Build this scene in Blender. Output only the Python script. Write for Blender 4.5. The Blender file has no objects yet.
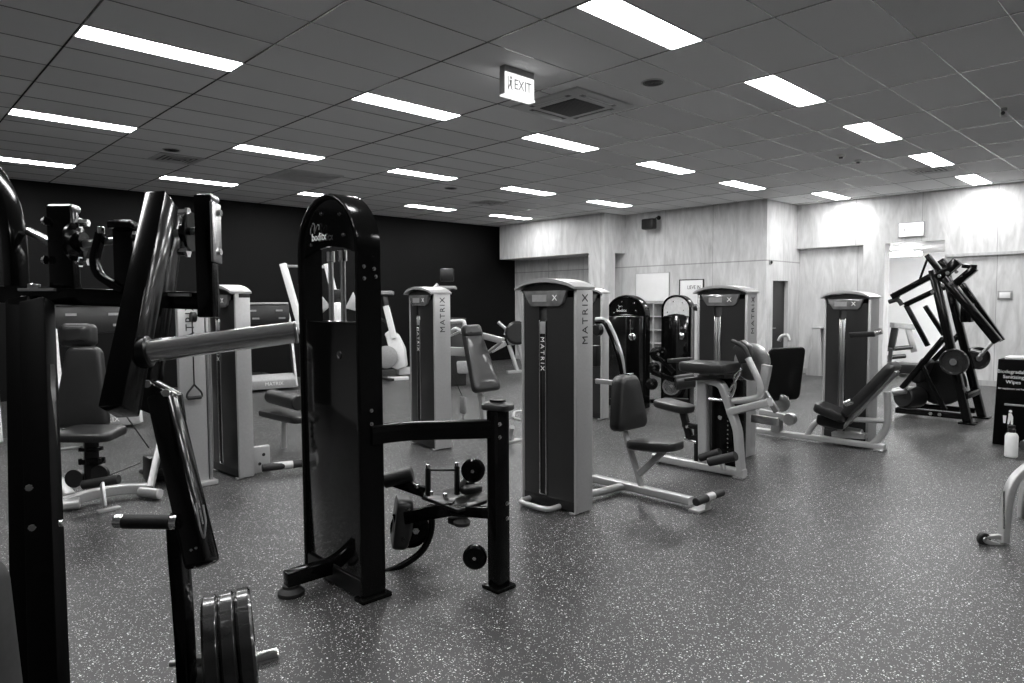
import bpy, bmesh, math, random
from mathutils import Vector as V, Matrix
random.seed(7)
C = bpy.context.scene.collection
sc = bpy.context.scene
# ---------------------------------------------------------------- camera
EYE = V((0, 0, 1.55)); F = 689.8
PIT, ROL, YAW = math.radians(-3.184), math.radians(-.333), math.radians(46.01)
fwd = V((math.cos(YAW)*math.cos(PIT), math.sin(YAW)*math.cos(PIT), math.sin(PIT)))
r0 = V((math.sin(YAW), -math.cos(YAW), 0)); u0 = r0.cross(fwd)
RT = r0*math.cos(ROL)+u0*math.sin(ROL); UP = -r0*math.sin(ROL)+u0*math.cos(ROL)
cam = bpy.data.cameras.new('camera'); cam.sensor_width = 36; cam.lens = 36*F/1024; cam.clip_start = .05
co = bpy.data.objects.new('camera', cam); C.objects.link(co); sc.camera = co
M = Matrix((RT, UP, -fwd)).transposed().to_4x4(); M.translation = EYE; co.matrix_world = M
# ---------------------------------------------------------------- world, exposure
w = bpy.data.worlds.new('world'); sc.world = w; w.use_nodes = True
w.node_tree.nodes['Background'].inputs[0].default_value = (.5, .5, .5, 1)
w.node_tree.nodes['Background'].inputs[1].default_value = .02
sc.view_settings.view_transform = 'Standard'; sc.view_settings.look = 'None'
sc.view_settings.gamma = 1; sc.view_settings.use_curve_mapping = False
sc.view_settings.exposure = 2.45
PANEL = 9.0        # strength of the ceiling panels
CEIL = 3.608
# ---------------------------------------------------------------- sight helpers: where a line of sight meets a real plane
def ray(px, py): return fwd*F + RT*(px-512) + UP*(341.5-py)
def FL(px, py, z=0.): d = ray(px, py); return EYE + d*((z-EYE.z)/d.z)
def AX(px, py, x): d = ray(px, py); return EYE + d*(x/d.x)
def AY(px, py, y): d = ray(px, py); return EYE + d*(y/d.y)
def PD(px, py, dep): return EYE + ray(px, py)*(dep/F)
# ---------------------------------------------------------------- materials
def mat(name, col, rough=.5, metal=0., coat=0., noise=0., nscale=30., bump=0., emis=None, spec=.5, stretch=None):
    m = bpy.data.materials.new(name); m.use_nodes = True; nt = m.node_tree; b = nt.nodes['Principled BSDF']
    b.inputs['Base Color'].default_value = (col, col, col, 1); b.inputs['Roughness'].default_value = rough
    b.inputs['Metallic'].default_value = metal; b.inputs['Coat Weight'].default_value = coat
    b.inputs['Coat Roughness'].default_value = .06; b.inputs['Specular IOR Level'].default_value = spec
    if emis: b.inputs['Emission Color'].default_value = (1, 1, 1, 1); b.inputs['Emission Strength'].default_value = emis
    if noise or bump:
        tc = nt.nodes.new('ShaderNodeTexCoord'); n = nt.nodes.new('ShaderNodeTexNoise'); n.inputs['Scale'].default_value = nscale
        n.inputs['Detail'].default_value = 4
        mp = nt.nodes.new('ShaderNodeMapping'); nt.links.new(tc.outputs['Object'], mp.inputs[0]); nt.links.new(mp.outputs[0], n.inputs[0])
        if stretch: mp.inputs['Scale'].default_value = stretch
        if noise:
            r = nt.nodes.new('ShaderNodeMapRange'); r.inputs[1].default_value = .3; r.inputs[2].default_value = .7
            r.inputs[3].default_value = col*(1-noise); r.inputs[4].default_value = col*(1+noise)
            nt.links.new(n.outputs[0], r.inputs[0])
            cb = nt.nodes.new('ShaderNodeCombineColor'); [nt.links.new(r.outputs[0], cb.inputs[k]) for k in range(3)]
            nt.links.new(cb.outputs[0], b.inputs['Base Color'])
        if bump:
            bp = nt.nodes.new('ShaderNodeBump'); bp.inputs['Strength'].default_value = bump; bp.inputs['Distance'].default_value = .002
            nt.links.new(n.outputs[0], bp.inputs['Height']); nt.links.new(bp.outputs[0], b.inputs['Normal'])
    return m
SILVER = mat('silver_paint', .47, .3, .45, noise=.04, nscale=60)
BLACK = mat('gloss_black_paint', .003, .14, 0, .06, noise=.2, nscale=20, spec=.16)
SATIN = mat('satin_black_paint', .004, .35, 0, .1, spec=.35, noise=.2, nscale=40)
SHROUD = mat('smoked_plastic', .018, .3, 0, .2, noise=.05, nscale=9, stretch=(3, 3, .3))
MATTE = mat('matte_black_paint', .002, .5, noise=.1, spec=.04)
GLOSS = mat('mirror_black_panel', .003, .1, 0, .7, noise=.2, nscale=20)
SLEEVE = mat('polished_sleeve', .85, .19, .95, noise=.05, nscale=50)
PALE = mat('pale_ceiling_fitting', .55, .6, noise=.04)
VINYL = mat('black_vinyl', .011, .42, 0, .15, noise=.15, nscale=90, bump=.25)
RUBBER = mat('black_rubber', .009, .6, noise=.2, nscale=120, bump=.2)
CHROME = mat('chrome', .78, .13, 1., noise=.05, nscale=80)
STEEL = mat('brushed_steel', .45, .28, .9, noise=.12, nscale=40, stretch=(1, 1, 8))
WHITE = mat('white_plastic', .75, .35, noise=.03, nscale=20)
GREY = mat('grey_plastic', .28, .4, noise=.08, nscale=30)
DARK = mat('dark_plastic', .009, .35, noise=.15, nscale=30)
LETB = mat('black_print', .01, .5, noise=.1)
LETW = mat('white_print', .8, .5, noise=.02)
WINDOW = mat('display_window', .2, .12, .3, .8, noise=.25, nscale=12)
LAMP = mat('lit_diffuser', .8, .5, emis=PANEL, noise=.01)
SIGNLIT = mat('lit_sign_face', .85, .5, emis=.2, noise=.01)
LENS = mat('lit_lamp_and_fill_panel', .8, .5, emis=9, noise=.01)
IRON = mat('cast_iron', .02, .24, .3, .5, noise=.3, nscale=50, bump=.2)
WOODP = mat('pale_wood', .4, .5, noise=.15, nscale=5, stretch=(3, 3, .4))
def M_ply(name, axis, col=.6, off=6.48, zl=(2.385,)):
    """pale plywood sheets with grain and sheet joints (along the wall's own axis)"""
    m = mat(name, col, .45); nt = m.node_tree; N = nt.nodes.new; L = nt.links.new; b = nt.nodes['Principled BSDF']
    g = N('ShaderNodeNewGeometry'); s = N('ShaderNodeSeparateXYZ'); L(g.outputs['Position'], s.inputs[0]); a = s.outputs[axis]
    mp = N('ShaderNodeMapping'); L(g.outputs['Position'], mp.inputs[0]); mp.inputs['Scale'].default_value = (2.2, 2.2, .5)
    n = N('ShaderNodeTexNoise'); n.inputs['Scale'].default_value = 1.6; n.inputs['Detail'].default_value = 5; n.inputs['Distortion'].default_value = 2.2
    L(mp.outputs[0], n.inputs[0])
    n2 = N('ShaderNodeTexNoise'); n2.inputs['Scale'].default_value = 14; n2.inputs['Detail'].default_value = 3; L(mp.outputs[0], n2.inputs[0])
    def ma(op, x, y=None, z=None):
        q = N('ShaderNodeMath'); q.operation = op
        for k, v in enumerate((x, y, z)):
            if v is None: continue
            if isinstance(v, (int, float)): q.inputs[k].default_value = v
            else: L(v, q.inputs[k])
        return q.outputs[0]
    grain = ma('ADD', ma('MULTIPLY', n.outputs[0], .75), ma('MULTIPLY', n2.outputs[0], .25))
    t = ma('FRACT', ma('DIVIDE', ma('SUBTRACT', a, off-.004), 1.2))
    line = ma('LESS_THAN', t, .009)
    for z in zl: line = ma('MAXIMUM', line, ma('LESS_THAN', ma('ABSOLUTE', ma('SUBTRACT', s.outputs[2], z)), .012))
    sheet = N('ShaderNodeTexWhiteNoise'); sheet.noise_dimensions = '1D'; L(ma('FLOOR', ma('DIVIDE', ma('SUBTRACT', a, off-.004), 1.2)), sheet.inputs['W'])
    v = ma('MULTIPLY', ma('ADD', ma('ADD', grain, .4), ma('MULTIPLY', sheet.outputs[0], .1)), col)
    v = ma('MULTIPLY', v, ma('SUBTRACT', 1, ma('MULTIPLY', line, .45)))
    cb = N('ShaderNodeCombineColor'); [L(v, cb.inputs[k]) for k in range(3)]; L(cb.outputs[0], b.inputs['Base Color'])
    bp = N('ShaderNodeBump'); bp.inputs['Strength'].default_value = .3; bp.inputs['Distance'].default_value = .003
    L(grain, bp.inputs['Height']); L(bp.outputs[0], b.inputs['Normal'])
    return m
def M_floor():
    m = mat('speckled_rubber_floor', .06, .42); nt = m.node_tree; N = nt.nodes.new; L = nt.links.new; b = nt.nodes['Principled BSDF']
    g = N('ShaderNodeNewGeometry'); s = N('ShaderNodeSeparateXYZ'); L(g.outputs['Position'], s.inputs[0])
    def ma(op, x, y=None):
        q = N('ShaderNodeMath'); q.operation = op
        for k, v in enumerate((x, y)):
            if v is None: continue
            if isinstance(v, (int, float)): q.inputs[k].default_value = v
            else: L(v, q.inputs[k])
        return q.outputs[0]
    def vor(scale, dens, size):
        v = N('ShaderNodeTexVoronoi'); v.inputs['Scale'].default_value = scale; v.inputs['Randomness'].default_value = 1
        wn = N('ShaderNodeTexNoise'); wn.inputs['Scale'].default_value = scale*1.5
        mx = N('ShaderNodeMix'); mx.data_type = 'VECTOR'; mx.inputs[0].default_value = .0012
        L(g.outputs['Position'], wn.inputs[0]); L(g.outputs['Position'], mx.inputs[4]); L(wn.outputs['Color'], mx.inputs[5]); L(mx.outputs[1], v.inputs['Vector'])
        c = N('ShaderNodeSeparateColor'); L(v.outputs['Color'], c.inputs[0])
        a = ma('LESS_THAN', c.outputs[0], dens)
        sz = ma('ADD', ma('MULTIPLY', c.outputs[1], size*.6), size*.5)
        return ma('MULTIPLY', ma('MULTIPLY', a, ma('LESS_THAN', v.outputs['Distance'], sz)), ma('ADD', ma('MULTIPLY', c.outputs[2], .75), .25))
    fl = ma('MAXIMUM', vor(95, .19, .4), vor(160, .24, .42))
    n = N('ShaderNodeTexNoise'); n.inputs['Scale'].default_value = .9; n.inputs['Detail'].default_value = 6; L(g.outputs['Position'], n.inputs[0])
    n3 = N('ShaderNodeTexNoise'); n3.inputs['Scale'].default_value = 260; n3.inputs['Detail'].default_value = 2; L(g.outputs['Position'], n3.inputs[0])
    base = ma('ADD', ma('MULTIPLY', n.outputs[0], .022), ma('MULTIPLY', n3.outputs[0], .018))
    v = ma('ADD', base, ma('MULTIPLY', fl, .9))
    x, y = s.outputs[0], s.outputs[1]
    def seam(q, c, r, lo, hi, wd=.004):
        return ma('MULTIPLY', ma('LESS_THAN', ma('ABSOLUTE', ma('SUBTRACT', q, c)), wd), ma('MULTIPLY', ma('GREATER_THAN', r, lo), ma('LESS_THAN', r, hi)))
    sm = seam(y, 1.225, x, -4, 15, .0035)
    for a in (seam(x, 4.92, y, 2.22, 9, .005), seam(y, 2.22, x, 4.92, 9, .006), seam(y, 5.3, x, -4, 15, .005), seam(x, 6.4, y, -6, 1.2, .005), seam(x, 7.4, y, 1.23, 14, .006), seam(y, 8.9, x, -4, 13, .006)):
        sm = ma('MAXIMUM', sm, a)
    v = ma('MULTIPLY', v, ma('SUBTRACT', 1, ma('MULTIPLY', sm, .85)))
    cb = N('ShaderNodeCombineColor'); [L(v, cb.inputs[k]) for k in range(3)]; L(cb.outputs[0], b.inputs['Base Color'])
    rr = ma('ADD', ma('MULTIPLY', n.outputs[0], .22), .3); L(rr, b.inputs['Roughness'])
    bp = N('ShaderNodeBump'); bp.inputs['Strength'].default_value = .35; bp.inputs['Distance'].default_value = .002
    L(n3.outputs[0], bp.inputs['Height']); L(bp.outputs[0], b.inputs['Normal'])
    return m
def M_ceil():
    m = mat('ceiling_tiles', .42, .85); nt = m.node_tree; N = nt.nodes.new; L = nt.links.new; b = nt.nodes['Principled BSDF']
    g = N('ShaderNodeNewGeometry'); s = N('ShaderNodeSeparateXYZ'); L(g.outputs['Position'], s.inputs[0])
    n = N('ShaderNodeTexNoise'); n.inputs['Scale'].default_value = 130; n.inputs['Detail'].default_value = 3; L(g.outputs['Position'], n.inputs[0])
    r = N('ShaderNodeMapRange'); r.inputs[3].default_value = .66; r.inputs[4].default_value = .8; L(n.outputs[0], r.inputs[0])
    wn = N('ShaderNodeTexWhiteNoise'); wn.noise_dimensions = '2D'
    def ma(op, x, y=None):
        q = N('ShaderNodeMath'); q.operation = op
        for k, v in enumerate((x, y)):
            if v is None: continue
            if isinstance(v, (int, float)): q.inputs[k].default_value = v
            else: L(v, q.inputs[k])
        return q.outputs[0]
    cx = N('ShaderNodeCombineXYZ'); L(ma('FLOOR', ma('DIVIDE', ma('SUBTRACT', s.outputs[0], 1.337), 1.2)), cx.inputs[0])
    L(ma('FLOOR', ma('DIVIDE', ma('SUBTRACT', s.outputs[1], 1.76), .592)), cx.inputs[1]); L(cx.outputs[0], wn.inputs[0])
    v = ma('MULTIPLY', r.outputs[0], ma('ADD', .94, ma('MULTIPLY', wn.outputs[0], .1)))
    cb = N('ShaderNodeCombineColor'); [L(v, cb.inputs[k]) for k in range(3)]; L(cb.outputs[0], b.inputs['Base Color'])
    return m
FLOORM = M_floor(); CEILM = M_ceil()
PLYY = M_ply('plywood_wall', 1); PLYX = M_ply('plywood_return_wall', 0, off=12.95)
PLYH = M_ply('plywood_header', 1, off=6.48, zl=())
DWALL = mat('charcoal_wall_paint', .0022, .55, noise=.1, nscale=3, spec=.15)
PAINT = mat('white_wall_paint', .82, .6, noise=.03, nscale=4)
BACKW = mat('grey_wall_paint', .3, .6, noise=.05, nscale=4)
GAPSHADE = mat('painted_gap_shadow', .16, .22, .4, noise=.05)  # dark tone stands in for shadow in the gaps between tiles
GRIDL = mat('pale_grid_bar', .7, .3, .3, noise=.05)
# ---------------------------------------------------------------- mesh helpers (all take world points)
def frame(d, up=V((0, 0, 1))):
    d = V(d).normalized(); up = V(up)
    if abs(d.dot(up.normalized())) > .98: up = V((0, 1, 0)) if abs(d.y) < .9 else V((1, 0, 0))
    s = d.cross(up).normalized(); return d, s, s.cross(d).normalized()
def hexa(bm, c, ax, ay, az, bev=0., seg=2):
    """box from centre and three half-extent vectors"""
    vs = [bm.verts.new(V(c)+ax*i+ay*j+az*k) for i in (-1, 1) for j in (-1, 1) for k in (-1, 1)]
    fs = [(0, 1, 3, 2), (4, 6, 7, 5), (0, 4, 5, 1), (2, 3, 7, 6), (0, 2, 6, 4), (1, 5, 7, 3)]
    ff = [bm.faces.new([vs[i] for i in f]) for f in fs]
    if bev: 
        es = list({e for f in ff for e in f.edges})
        bmesh.ops.bevel(bm, geom=es, offset=bev, segments=seg, profile=.5, affect='EDGES', clamp_overlap=True)
def box(bm, lo, hi, bev=0.):
    lo, hi = V(lo), V(hi); c = (lo+hi)/2; h = (hi-lo)/2
    hexa(bm, c, V((abs(h.x), 0, 0)), V((0, abs(h.y), 0)), V((0, 0, abs(h.z))), bev)
def beam(bm, p0, p1, wd, ht, up=(0, 0, 1), bev=.006):
    p0, p1 = V(p0), V(p1); d, s, u = frame(p1-p0, up)
    hexa(bm, (p0+p1)/2, d*((p1-p0).length/2), s*wd/2, u*ht/2, min(bev, wd*.3, ht*.3))
def fillet(pts, r, n=5):
    pts = [V(p) for p in pts]; out = [pts[0]]
    for i in range(1, len(pts)-1):
        a, b, c = pts[i-1], pts[i], pts[i+1]; rr = min(r, (a-b).length*.48, (c-b).length*.48)
        p, q = b+(a-b).normalized()*rr, b+(c-b).normalized()*rr
        for k in range(n+1):
            t = k/n; out.append(p*(1-t)**2+b*2*t*(1-t)+q*t*t)
    return out+[pts[-1]]
def sweep(bm, pts, prof, up=(0, 0, 1), cap=True):
    pts = [V(p) for p in pts]; rings = []; ref = V(up)
    for i, p in enumerate(pts):
        d = (pts[min(i+1, len(pts)-1)]-pts[max(i-1, 0)]).normalized()
        if i == 0: d, s, u = frame(d, ref)
        else:
            s = (s - d*s.dot(d)).normalized(); u = s.cross(d).normalized()
        rings.append([bm.verts.new(p+s*a+u*b) for a, b in prof])
    n = len(prof)
    for a, b in zip(rings, rings[1:]):
        for k in range(n): bm.faces.new((a[k], a[(k+1) % n], b[(k+1) % n], b[k]))
    if cap: bm.faces.new(rings[0][::-1]); bm.faces.new(rings[-1])
def circ(r, n=12, r2=None): return [(math.cos(2*math.pi*k/n)*r, math.sin(2*math.pi*k/n)*(r2 or r)) for k in range(n)]
def rrect(wd, ht, r=.008, n=3):
    out = []
    for cx, cy, a in ((1, 1, 0), (-1, 1, 90), (-1, -1, 180), (1, -1, 270)):
        for k in range(n+1):
            t = math.radians(a+90*k/n); out.append((cx*(wd/2-r)+r*math.cos(t), cy*(ht/2-r)+r*math.sin(t)))
    return out
def tube(bm, pts, r, bend=.06, n=12, r2=None, up=(0, 0, 1)): sweep(bm, fillet(pts, bend), circ(r, n, r2), up)
def boxtube(bm, pts, wd, ht, bend=.08, up=(0, 0, 1)): sweep(bm, fillet(pts, bend, 6), rrect(wd, ht, min(wd, ht)*.2), up)
def lathe(bm, p, axis, prof, n=28):
    """prof: list of (distance along the axis, radius)"""
    d, s, u = frame(axis); rings = []
    for a, r in prof:
        if r < 1e-5: rings.append([bm.verts.new(V(p)+d*a)])
        else: rings.append([bm.verts.new(V(p)+d*a+(s*math.cos(2*math.pi*k/n)+u*math.sin(2*math.pi*k/n))*r) for k in range(n)])
    for a, b in zip(rings, rings[1:]):
        for k in range(n):
            k2 = (k+1) % n
            if len(a) == 1 and len(b) == 1: continue
            if len(a) == 1: bm.faces.new((a[0], b[k2], b[k]))
            elif len(b) == 1: bm.faces.new((a[k], a[k2], b[0]))
            else: bm.faces.new((a[k], a[k2], b[k2], b[k]))
    if len(rings[0]) > 1: bm.faces.new(rings[0][::-1])
    if len(rings[-1]) > 1: bm.faces.new(rings[-1])
def cyl(bm, p0, p1, r, n=20, ch=.12):
    L_ = (V(p1)-V(p0)).length; c = min(r*ch, L_*.2)
    lathe(bm, p0, V(p1)-V(p0), [(0, r-c), (c, r), (L_-c, r), (L_, r-c)], n)
def bolt(bm, p, axis, r=.009, h=.009): lathe(bm, p, axis, [(0, r*1.35), (h*.25, r*1.35), (h*.25, r), (h, r*.9), (h, 0)], 6)
def prism(bm, pts, vec, bev=0.):
    a = [bm.verts.new(V(p)) for p in pts]; b = [bm.verts.new(V(p)+V(vec)) for p in pts]; n = len(a)
    fs = [bm.faces.new(a), bm.faces.new(b[::-1])]+[bm.faces.new((a[k], b[k], b[(k+1) % n], a[(k+1) % n])) for k in range(n)]
    if bev: bmesh.ops.bevel(bm, geom=list({e for f in fs for e in f.edges}), offset=bev, segments=2, profile=.5, affect='EDGES', clamp_overlap=True)
def padm(bm, c, right, up, wt, wb, h, t, rnd=.05, belly=.012, n=7):
    """upholstered pad: right/up span its face, the normal is right x up; wt/wb = widths at top and bottom"""
    right = V(right).normalized(); up = V(up); up = (up-right*up.dot(right)).normalized(); nrm = right.cross(up)
    out = []
    for sx, sy, a in ((1, 1, 0), (-1, 1, 90), (-1, -1, 180), (1, -1, 270)):
        for k in range(n+1):
            th = math.radians(a+90*k/n); y = sy*(h/2-rnd)+rnd*math.sin(th)
            wh = (wb+(wt-wb)*(y/h+.5))/2; out.append((sx*(wh-rnd)+rnd*math.cos(th), y))
    rings = []
    for z, ins in ((-.5, .02), (-.46, .006), (-.3, 0), (.15, 0), (.34, .006), (.46, .02), (.5, .04)):
        rings.append([bm.verts.new(V(c)+right*(x*(1-ins/max(wt, wb)*2))+up*(y*(1-ins/h*2))+nrm*z*t) for x, y in out])
    m = len(out)
    for a, b in zip(rings, rings[1:]):
        for k in range(m): bm.faces.new((a[k], a[(k+1) % m], b[(k+1) % m], b[k]))
    bm.faces.new(rings[0][::-1])
    mid = [bm.verts.new(V(c)+right*x*.5+up*y*.5+nrm*(t*.5+belly)) for x, y in out]; a = rings[-1]
    for k in range(m): bm.faces.new((a[k], a[(k+1) % m], mid[(k+1) % m], mid[k]))
    bm.faces.new(mid)
# ---------------------------------------------------------------- object helpers
def rootloc(p):
    v = V((0, 0, 0))
    while p: v = v + p.location; p = p.parent
    return v
SPLIT = set('base foot plate_bolt bracket_bolt pivot_bolt post_bolt upright_bolt quadrant_pin rod_collar gusset_bolt beam_bolt horn_plate platform_beam handrail pulley handle_wing under_parts seat_carriage foot_rest slot_trim lever_rivets cable link_rod arm lower_linkage guide_rod weight_pin post_collar hole disc_arm seat_latch handle_rod selector_knob peg_collar front_foot base_leg weight_holes console_detail'.split())
def obj(name, fn, m, parent=None, label=None, sm=True):
    """fn(bm) draws in world space; the mesh is stored relative to its parent"""
    if name in SPLIT and hasattr(fn, 'parts'):
        return [obj(name, f, m, parent, label, sm) for f in fn.parts][0]
    bm = bmesh.new(); fn(bm); bmesh.ops.recalc_face_normals(bm, faces=bm.faces[:])
    off = rootloc(parent); me = bpy.data.meshes.new(name)
    if parent is None:
        xs = [v.co for v in bm.verts]; off = V(((min(v.x for v in xs)+max(v.x for v in xs))/2, (min(v.y for v in xs)+max(v.y for v in xs))/2, min(v.z for v in xs)))
    bmesh.ops.translate(bm, verts=bm.verts[:], vec=-off)
    for e in bm.edges:
        if len(e.link_faces) == 2 and e.calc_face_angle(0) > math.radians(38): e.smooth = False
    for f in bm.faces: f.smooth = sm
    bm.to_mesh(me); bm.free(); me.materials.append(m)
    o = bpy.data.objects.new(name, me); C.objects.link(o)
    if parent: o.parent = parent
    else: o.location = off
    if label: o['label'] = label
    return o
def thing(name, label, cat, loc, group=None):
    o = bpy.data.objects.new(name, None); C.objects.link(o); o.location = V(loc); o.empty_display_size = .1
    o['label'] = label; o['category'] = cat
    if group: o['group'] = group
    return o
def tag(o, label, cat, group=None):
    o['label'] = label; o['category'] = cat
    if group: o['group'] = group
    return o
def struct(name, fn, m): o = obj(name, fn, m, sm=False); o['kind'] = 'structure'; return o
def text(name, s, m, parent, p, xd, yd, size, ext=.0012, wide=1., sp=1., bold=.0):
    """lettering centred on p, reading along xd, upright along yd"""
    cu = bpy.data.curves.new(name, 'FONT'); cu.body = s; cu.size = size; cu.extrude = ext; cu.align_x = 'CENTER'; cu.align_y = 'CENTER'; cu.space_character = sp; cu.resolution_u = 3; cu.offset = size*bold
    t = bpy.data.objects.new(name+'_tmp', cu); C.objects.link(t)
    dg = bpy.context.evaluated_depsgraph_get(); me = bpy.data.meshes.new_from_object(t.evaluated_get(dg)); bpy.data.objects.remove(t)
    xd = V(xd).normalized(); yd = V(yd).normalized(); zd = xd.cross(yd)
    R_ = Matrix((xd*wide, yd, zd)).transposed().to_4x4(); R_.translation = V(p)-rootloc(parent); me.transform(R_)
    me.materials.clear(); me.materials.append(m)
    o = bpy.data.objects.new(name, me); C.objects.link(o)
    if parent: o.parent = parent
    return o
def L_(f, *a, **k): return lambda bm: f(bm, *a, **k)
def many(*fs):
    def g(bm):
        for f in fs: f(bm)
    g.parts = fs
    return g
X, Y, Z = V((1, 0, 0)), V((0, 1, 0)), V((0, 0, 1))
#@@ROOM
# ================================================================ the room
struct('floor', L_(box, (-4.5, -6, -.1), (19, 14, 0)), FLOORM)
struct('ceiling', L_(box, (-4.5, -6, CEIL), (15.2, 14, CEIL+.1)), CEILM)
struct('wall_back', L_(box, (-4.5, 13.75, 0), (13.4, 13.95, CEIL)), DWALL)
struct('wall_left', L_(box, (-4.7, -6, 0), (-4.5, 14, CEIL)), BACKW)
struct('wall_front', L_(box, (-4.5, -6.2, 0), (19, -6, CEIL)), BACKW)
struct('wall_centre', L_(box, (13.4, 6.62, 0), (13.6, 13.95, CEIL)), PLYY)
struct('wall_return', many(L_(box, (13.4, 6.48, 0), (13.7, 6.62, CEIL)), L_(box, (14.4, 6.48, 0), (15.1, 6.62, CEIL)), L_(box, (13.7, 6.48, 1.98), (14.4, 6.62, CEIL))), PLYX)
d = struct('doorway_shade_1', L_(box, (13.7, 6.56, 0), (14.4, 6.61, 1.98)), DARK)  # dark sheet stands in for the unlit interior of the open doorway
obj('door_handle', many(L_(cyl, (13.79, 6.51, 1.0), (13.9, 6.51, 1.0), .009), L_(cyl, (13.79, 6.56, 1.0), (13.79, 6.505, 1.0), .02)), CHROME, d)
struct('wall_right', many(L_(box, (14.8, 3.7, 2.68), (15.1, 6.48, CEIL)), L_(box, (14.95, 5.13, 0), (15.1, 6.48, 2.68)), L_(box, (14.8, 4.73, 0), (15.1, 5.13, 2.68)),
    L_(box, (14.8, -6, 2.385), (15.1, 3.7, CEIL)), L_(box, (14.85, -6, 0), (15.1, 3.7, 2.385))), PLYH)
struct('wall_soffit', L_(box, (12.6, 10.45, 2.71), (13.4, 13.5, CEIL)), PLYH)
struct('wall_column', many(L_(box, (12.6, 9.98, 0), (13.0, 10.45, CEIL)), L_(box, (13.0, 9.98, 2.71), (13.4, 10.45, CEIL))), PLYH)
struct('trim_1', L_(box, (13.385, 6.5, 0), (13.4, 13.7, .1)), WOODP)
struct('trim_2', many(L_(box, (14.835, -6, 0), (14.85, 3.7, .1)), L_(box, (14.935, 5.15, 0), (14.95, 6.46, .1))), WOODP)
struct('trim_3', many(L_(box, (14.775, -6, 2.36), (14.85, 3.68, 2.41))), WOODP)
# room beyond the opening
struct('wall_beyond', many(L_(box, (18.4, 1, 0), (18.6, 8, 2.68)), L_(box, (15.1, 7.0, 0), (18.4, 7.1, 2.68)), L_(box, (15.1, 1.0, 0), (18.4, 1.1, 2.68))), PAINT)
struct('ceiling_beyond', L_(box, (15.1, 1, 2.68), (18.6, 8, 2.75)), PAINT)
# ceiling grid bars, over dark strips that paint the tile-gap shadow
def grid(bm):
    x = 1.337-1.2*4
    while x < 14.8: box(bm, (x-.008, -6, CEIL-.002), (x+.008, 13.75, CEIL+.01)); x += 1.2
    y = 1.76-.592*12
    while y < 13.7: box(bm, (-4.5, y-.0032, CEIL-.0015), (14.8, y+.0032, CEIL+.01)); y += .592
struct('trim_4', grid, GAPSHADE)
def grid2(bm):
    x = 1.337-1.2*4
    while x < 14.8: box(bm, (x-.005, -6, CEIL-.005), (x+.005, 13.75, CEIL-.002)); x += 1.2
    y = 1.76-.592*12
    while y < 13.7: box(bm, (-4.5, y-.0035, CEIL-.004), (14.8, y+.0035, CEIL-.0015)); y += .592
struct('trim_5', grid2, mat('bright_grid_face', .5, .2, .9, noise=.05))
# ---------------------------------------------------------------- ceiling light panels
def light_panel(x, y, label):
    t = thing('ceiling_light', label, 'ceiling light', (x, y, CEIL-.012), 'recessed ceiling light panels')
    def fr(bm):
        for s in (-1, 1):
            box(bm, (x-.6, y+s*.143-.006, CEIL-.008), (x+.6, y+s*.143+.006, CEIL+.002)); box(bm, (x+s*.594-.006, y-.149, CEIL-.008), (x+s*.594+.006, y+.149, CEIL+.002))
    obj('frame', fr, GRIDL, t)
    obj('diffuser', L_(box, (x-.588, y-.137, CEIL-.006), (x+.588, y+.137, CEIL+.001)), LAMP, t)
    return t
LI = {(0, 0): 'long bright ceiling light panel at upper left, nearest of the left column', (0, 1): 'bright ceiling light panel second from the front in the leftmost column',
 (0, 2): 'bright ceiling light panel above the dark wall at the left edge', (1, -1): 'largest bright ceiling light panel, cut off by the top of the picture',
 (1, 0): 'ceiling light panel left of the hanging exit sign', (1, 1): 'ceiling light panel above and behind the two round ceiling vents at left, third row',
 (1, 2): 'ceiling light panel over the top of the foreground machine near the dark wall', (2, -1): 'broad ceiling light panel right of the round ceiling speaker',
 (2, 0): 'ceiling light panel just below the air conditioning cassette', (2, 1): 'ceiling light panel in the middle, left of the one under the cassette',
 (2, 2): 'small ceiling light panel partly behind the arched black machine top', (3, -1): 'second ceiling light panel in the right-hand diagonal row',
 (3, 0): 'ceiling light panel between the cassette row and the right-hand row, above the wall loudspeaker', (3, 1): 'ceiling light panel in the centre above the centre tower, beyond the cassette row',
 (3, 2): 'small ceiling light panel above the dark wall over the left centre tower', (4, -1): 'third ceiling light panel in the right-hand diagonal row',
 (4, 0): 'ceiling light panel above the plywood corner beside the inner doorway', (4, 1): 'ceiling light panel close to the plywood wall above the wall loudspeaker',
 (4, 2): 'farthest small ceiling light panel above the plywood soffit', (5, -1): 'farthest ceiling light panel of the right-hand row, touching the header wall'}
LI[(1, 1)] = 'ceiling light panel between the square vent and the round vent on the left'
for (i, j), lb in LI.items(): light_panel(1.937+2.4*i, 6.035+2.96*j, lb)
light_panel(13.93, 5.44, 'small ceiling light panel above the shaded wall recess right of the doorway')
for (i, j) in ((2, -2), (4, -2), (0, -2), (-1, 0), (0, -1), (-1, -1), (1, -2), (3, -2)): light_panel(1.937+2.4*i, 6.035+2.96*j, 'ceiling light panel outside the picture lighting the near floor')
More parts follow.
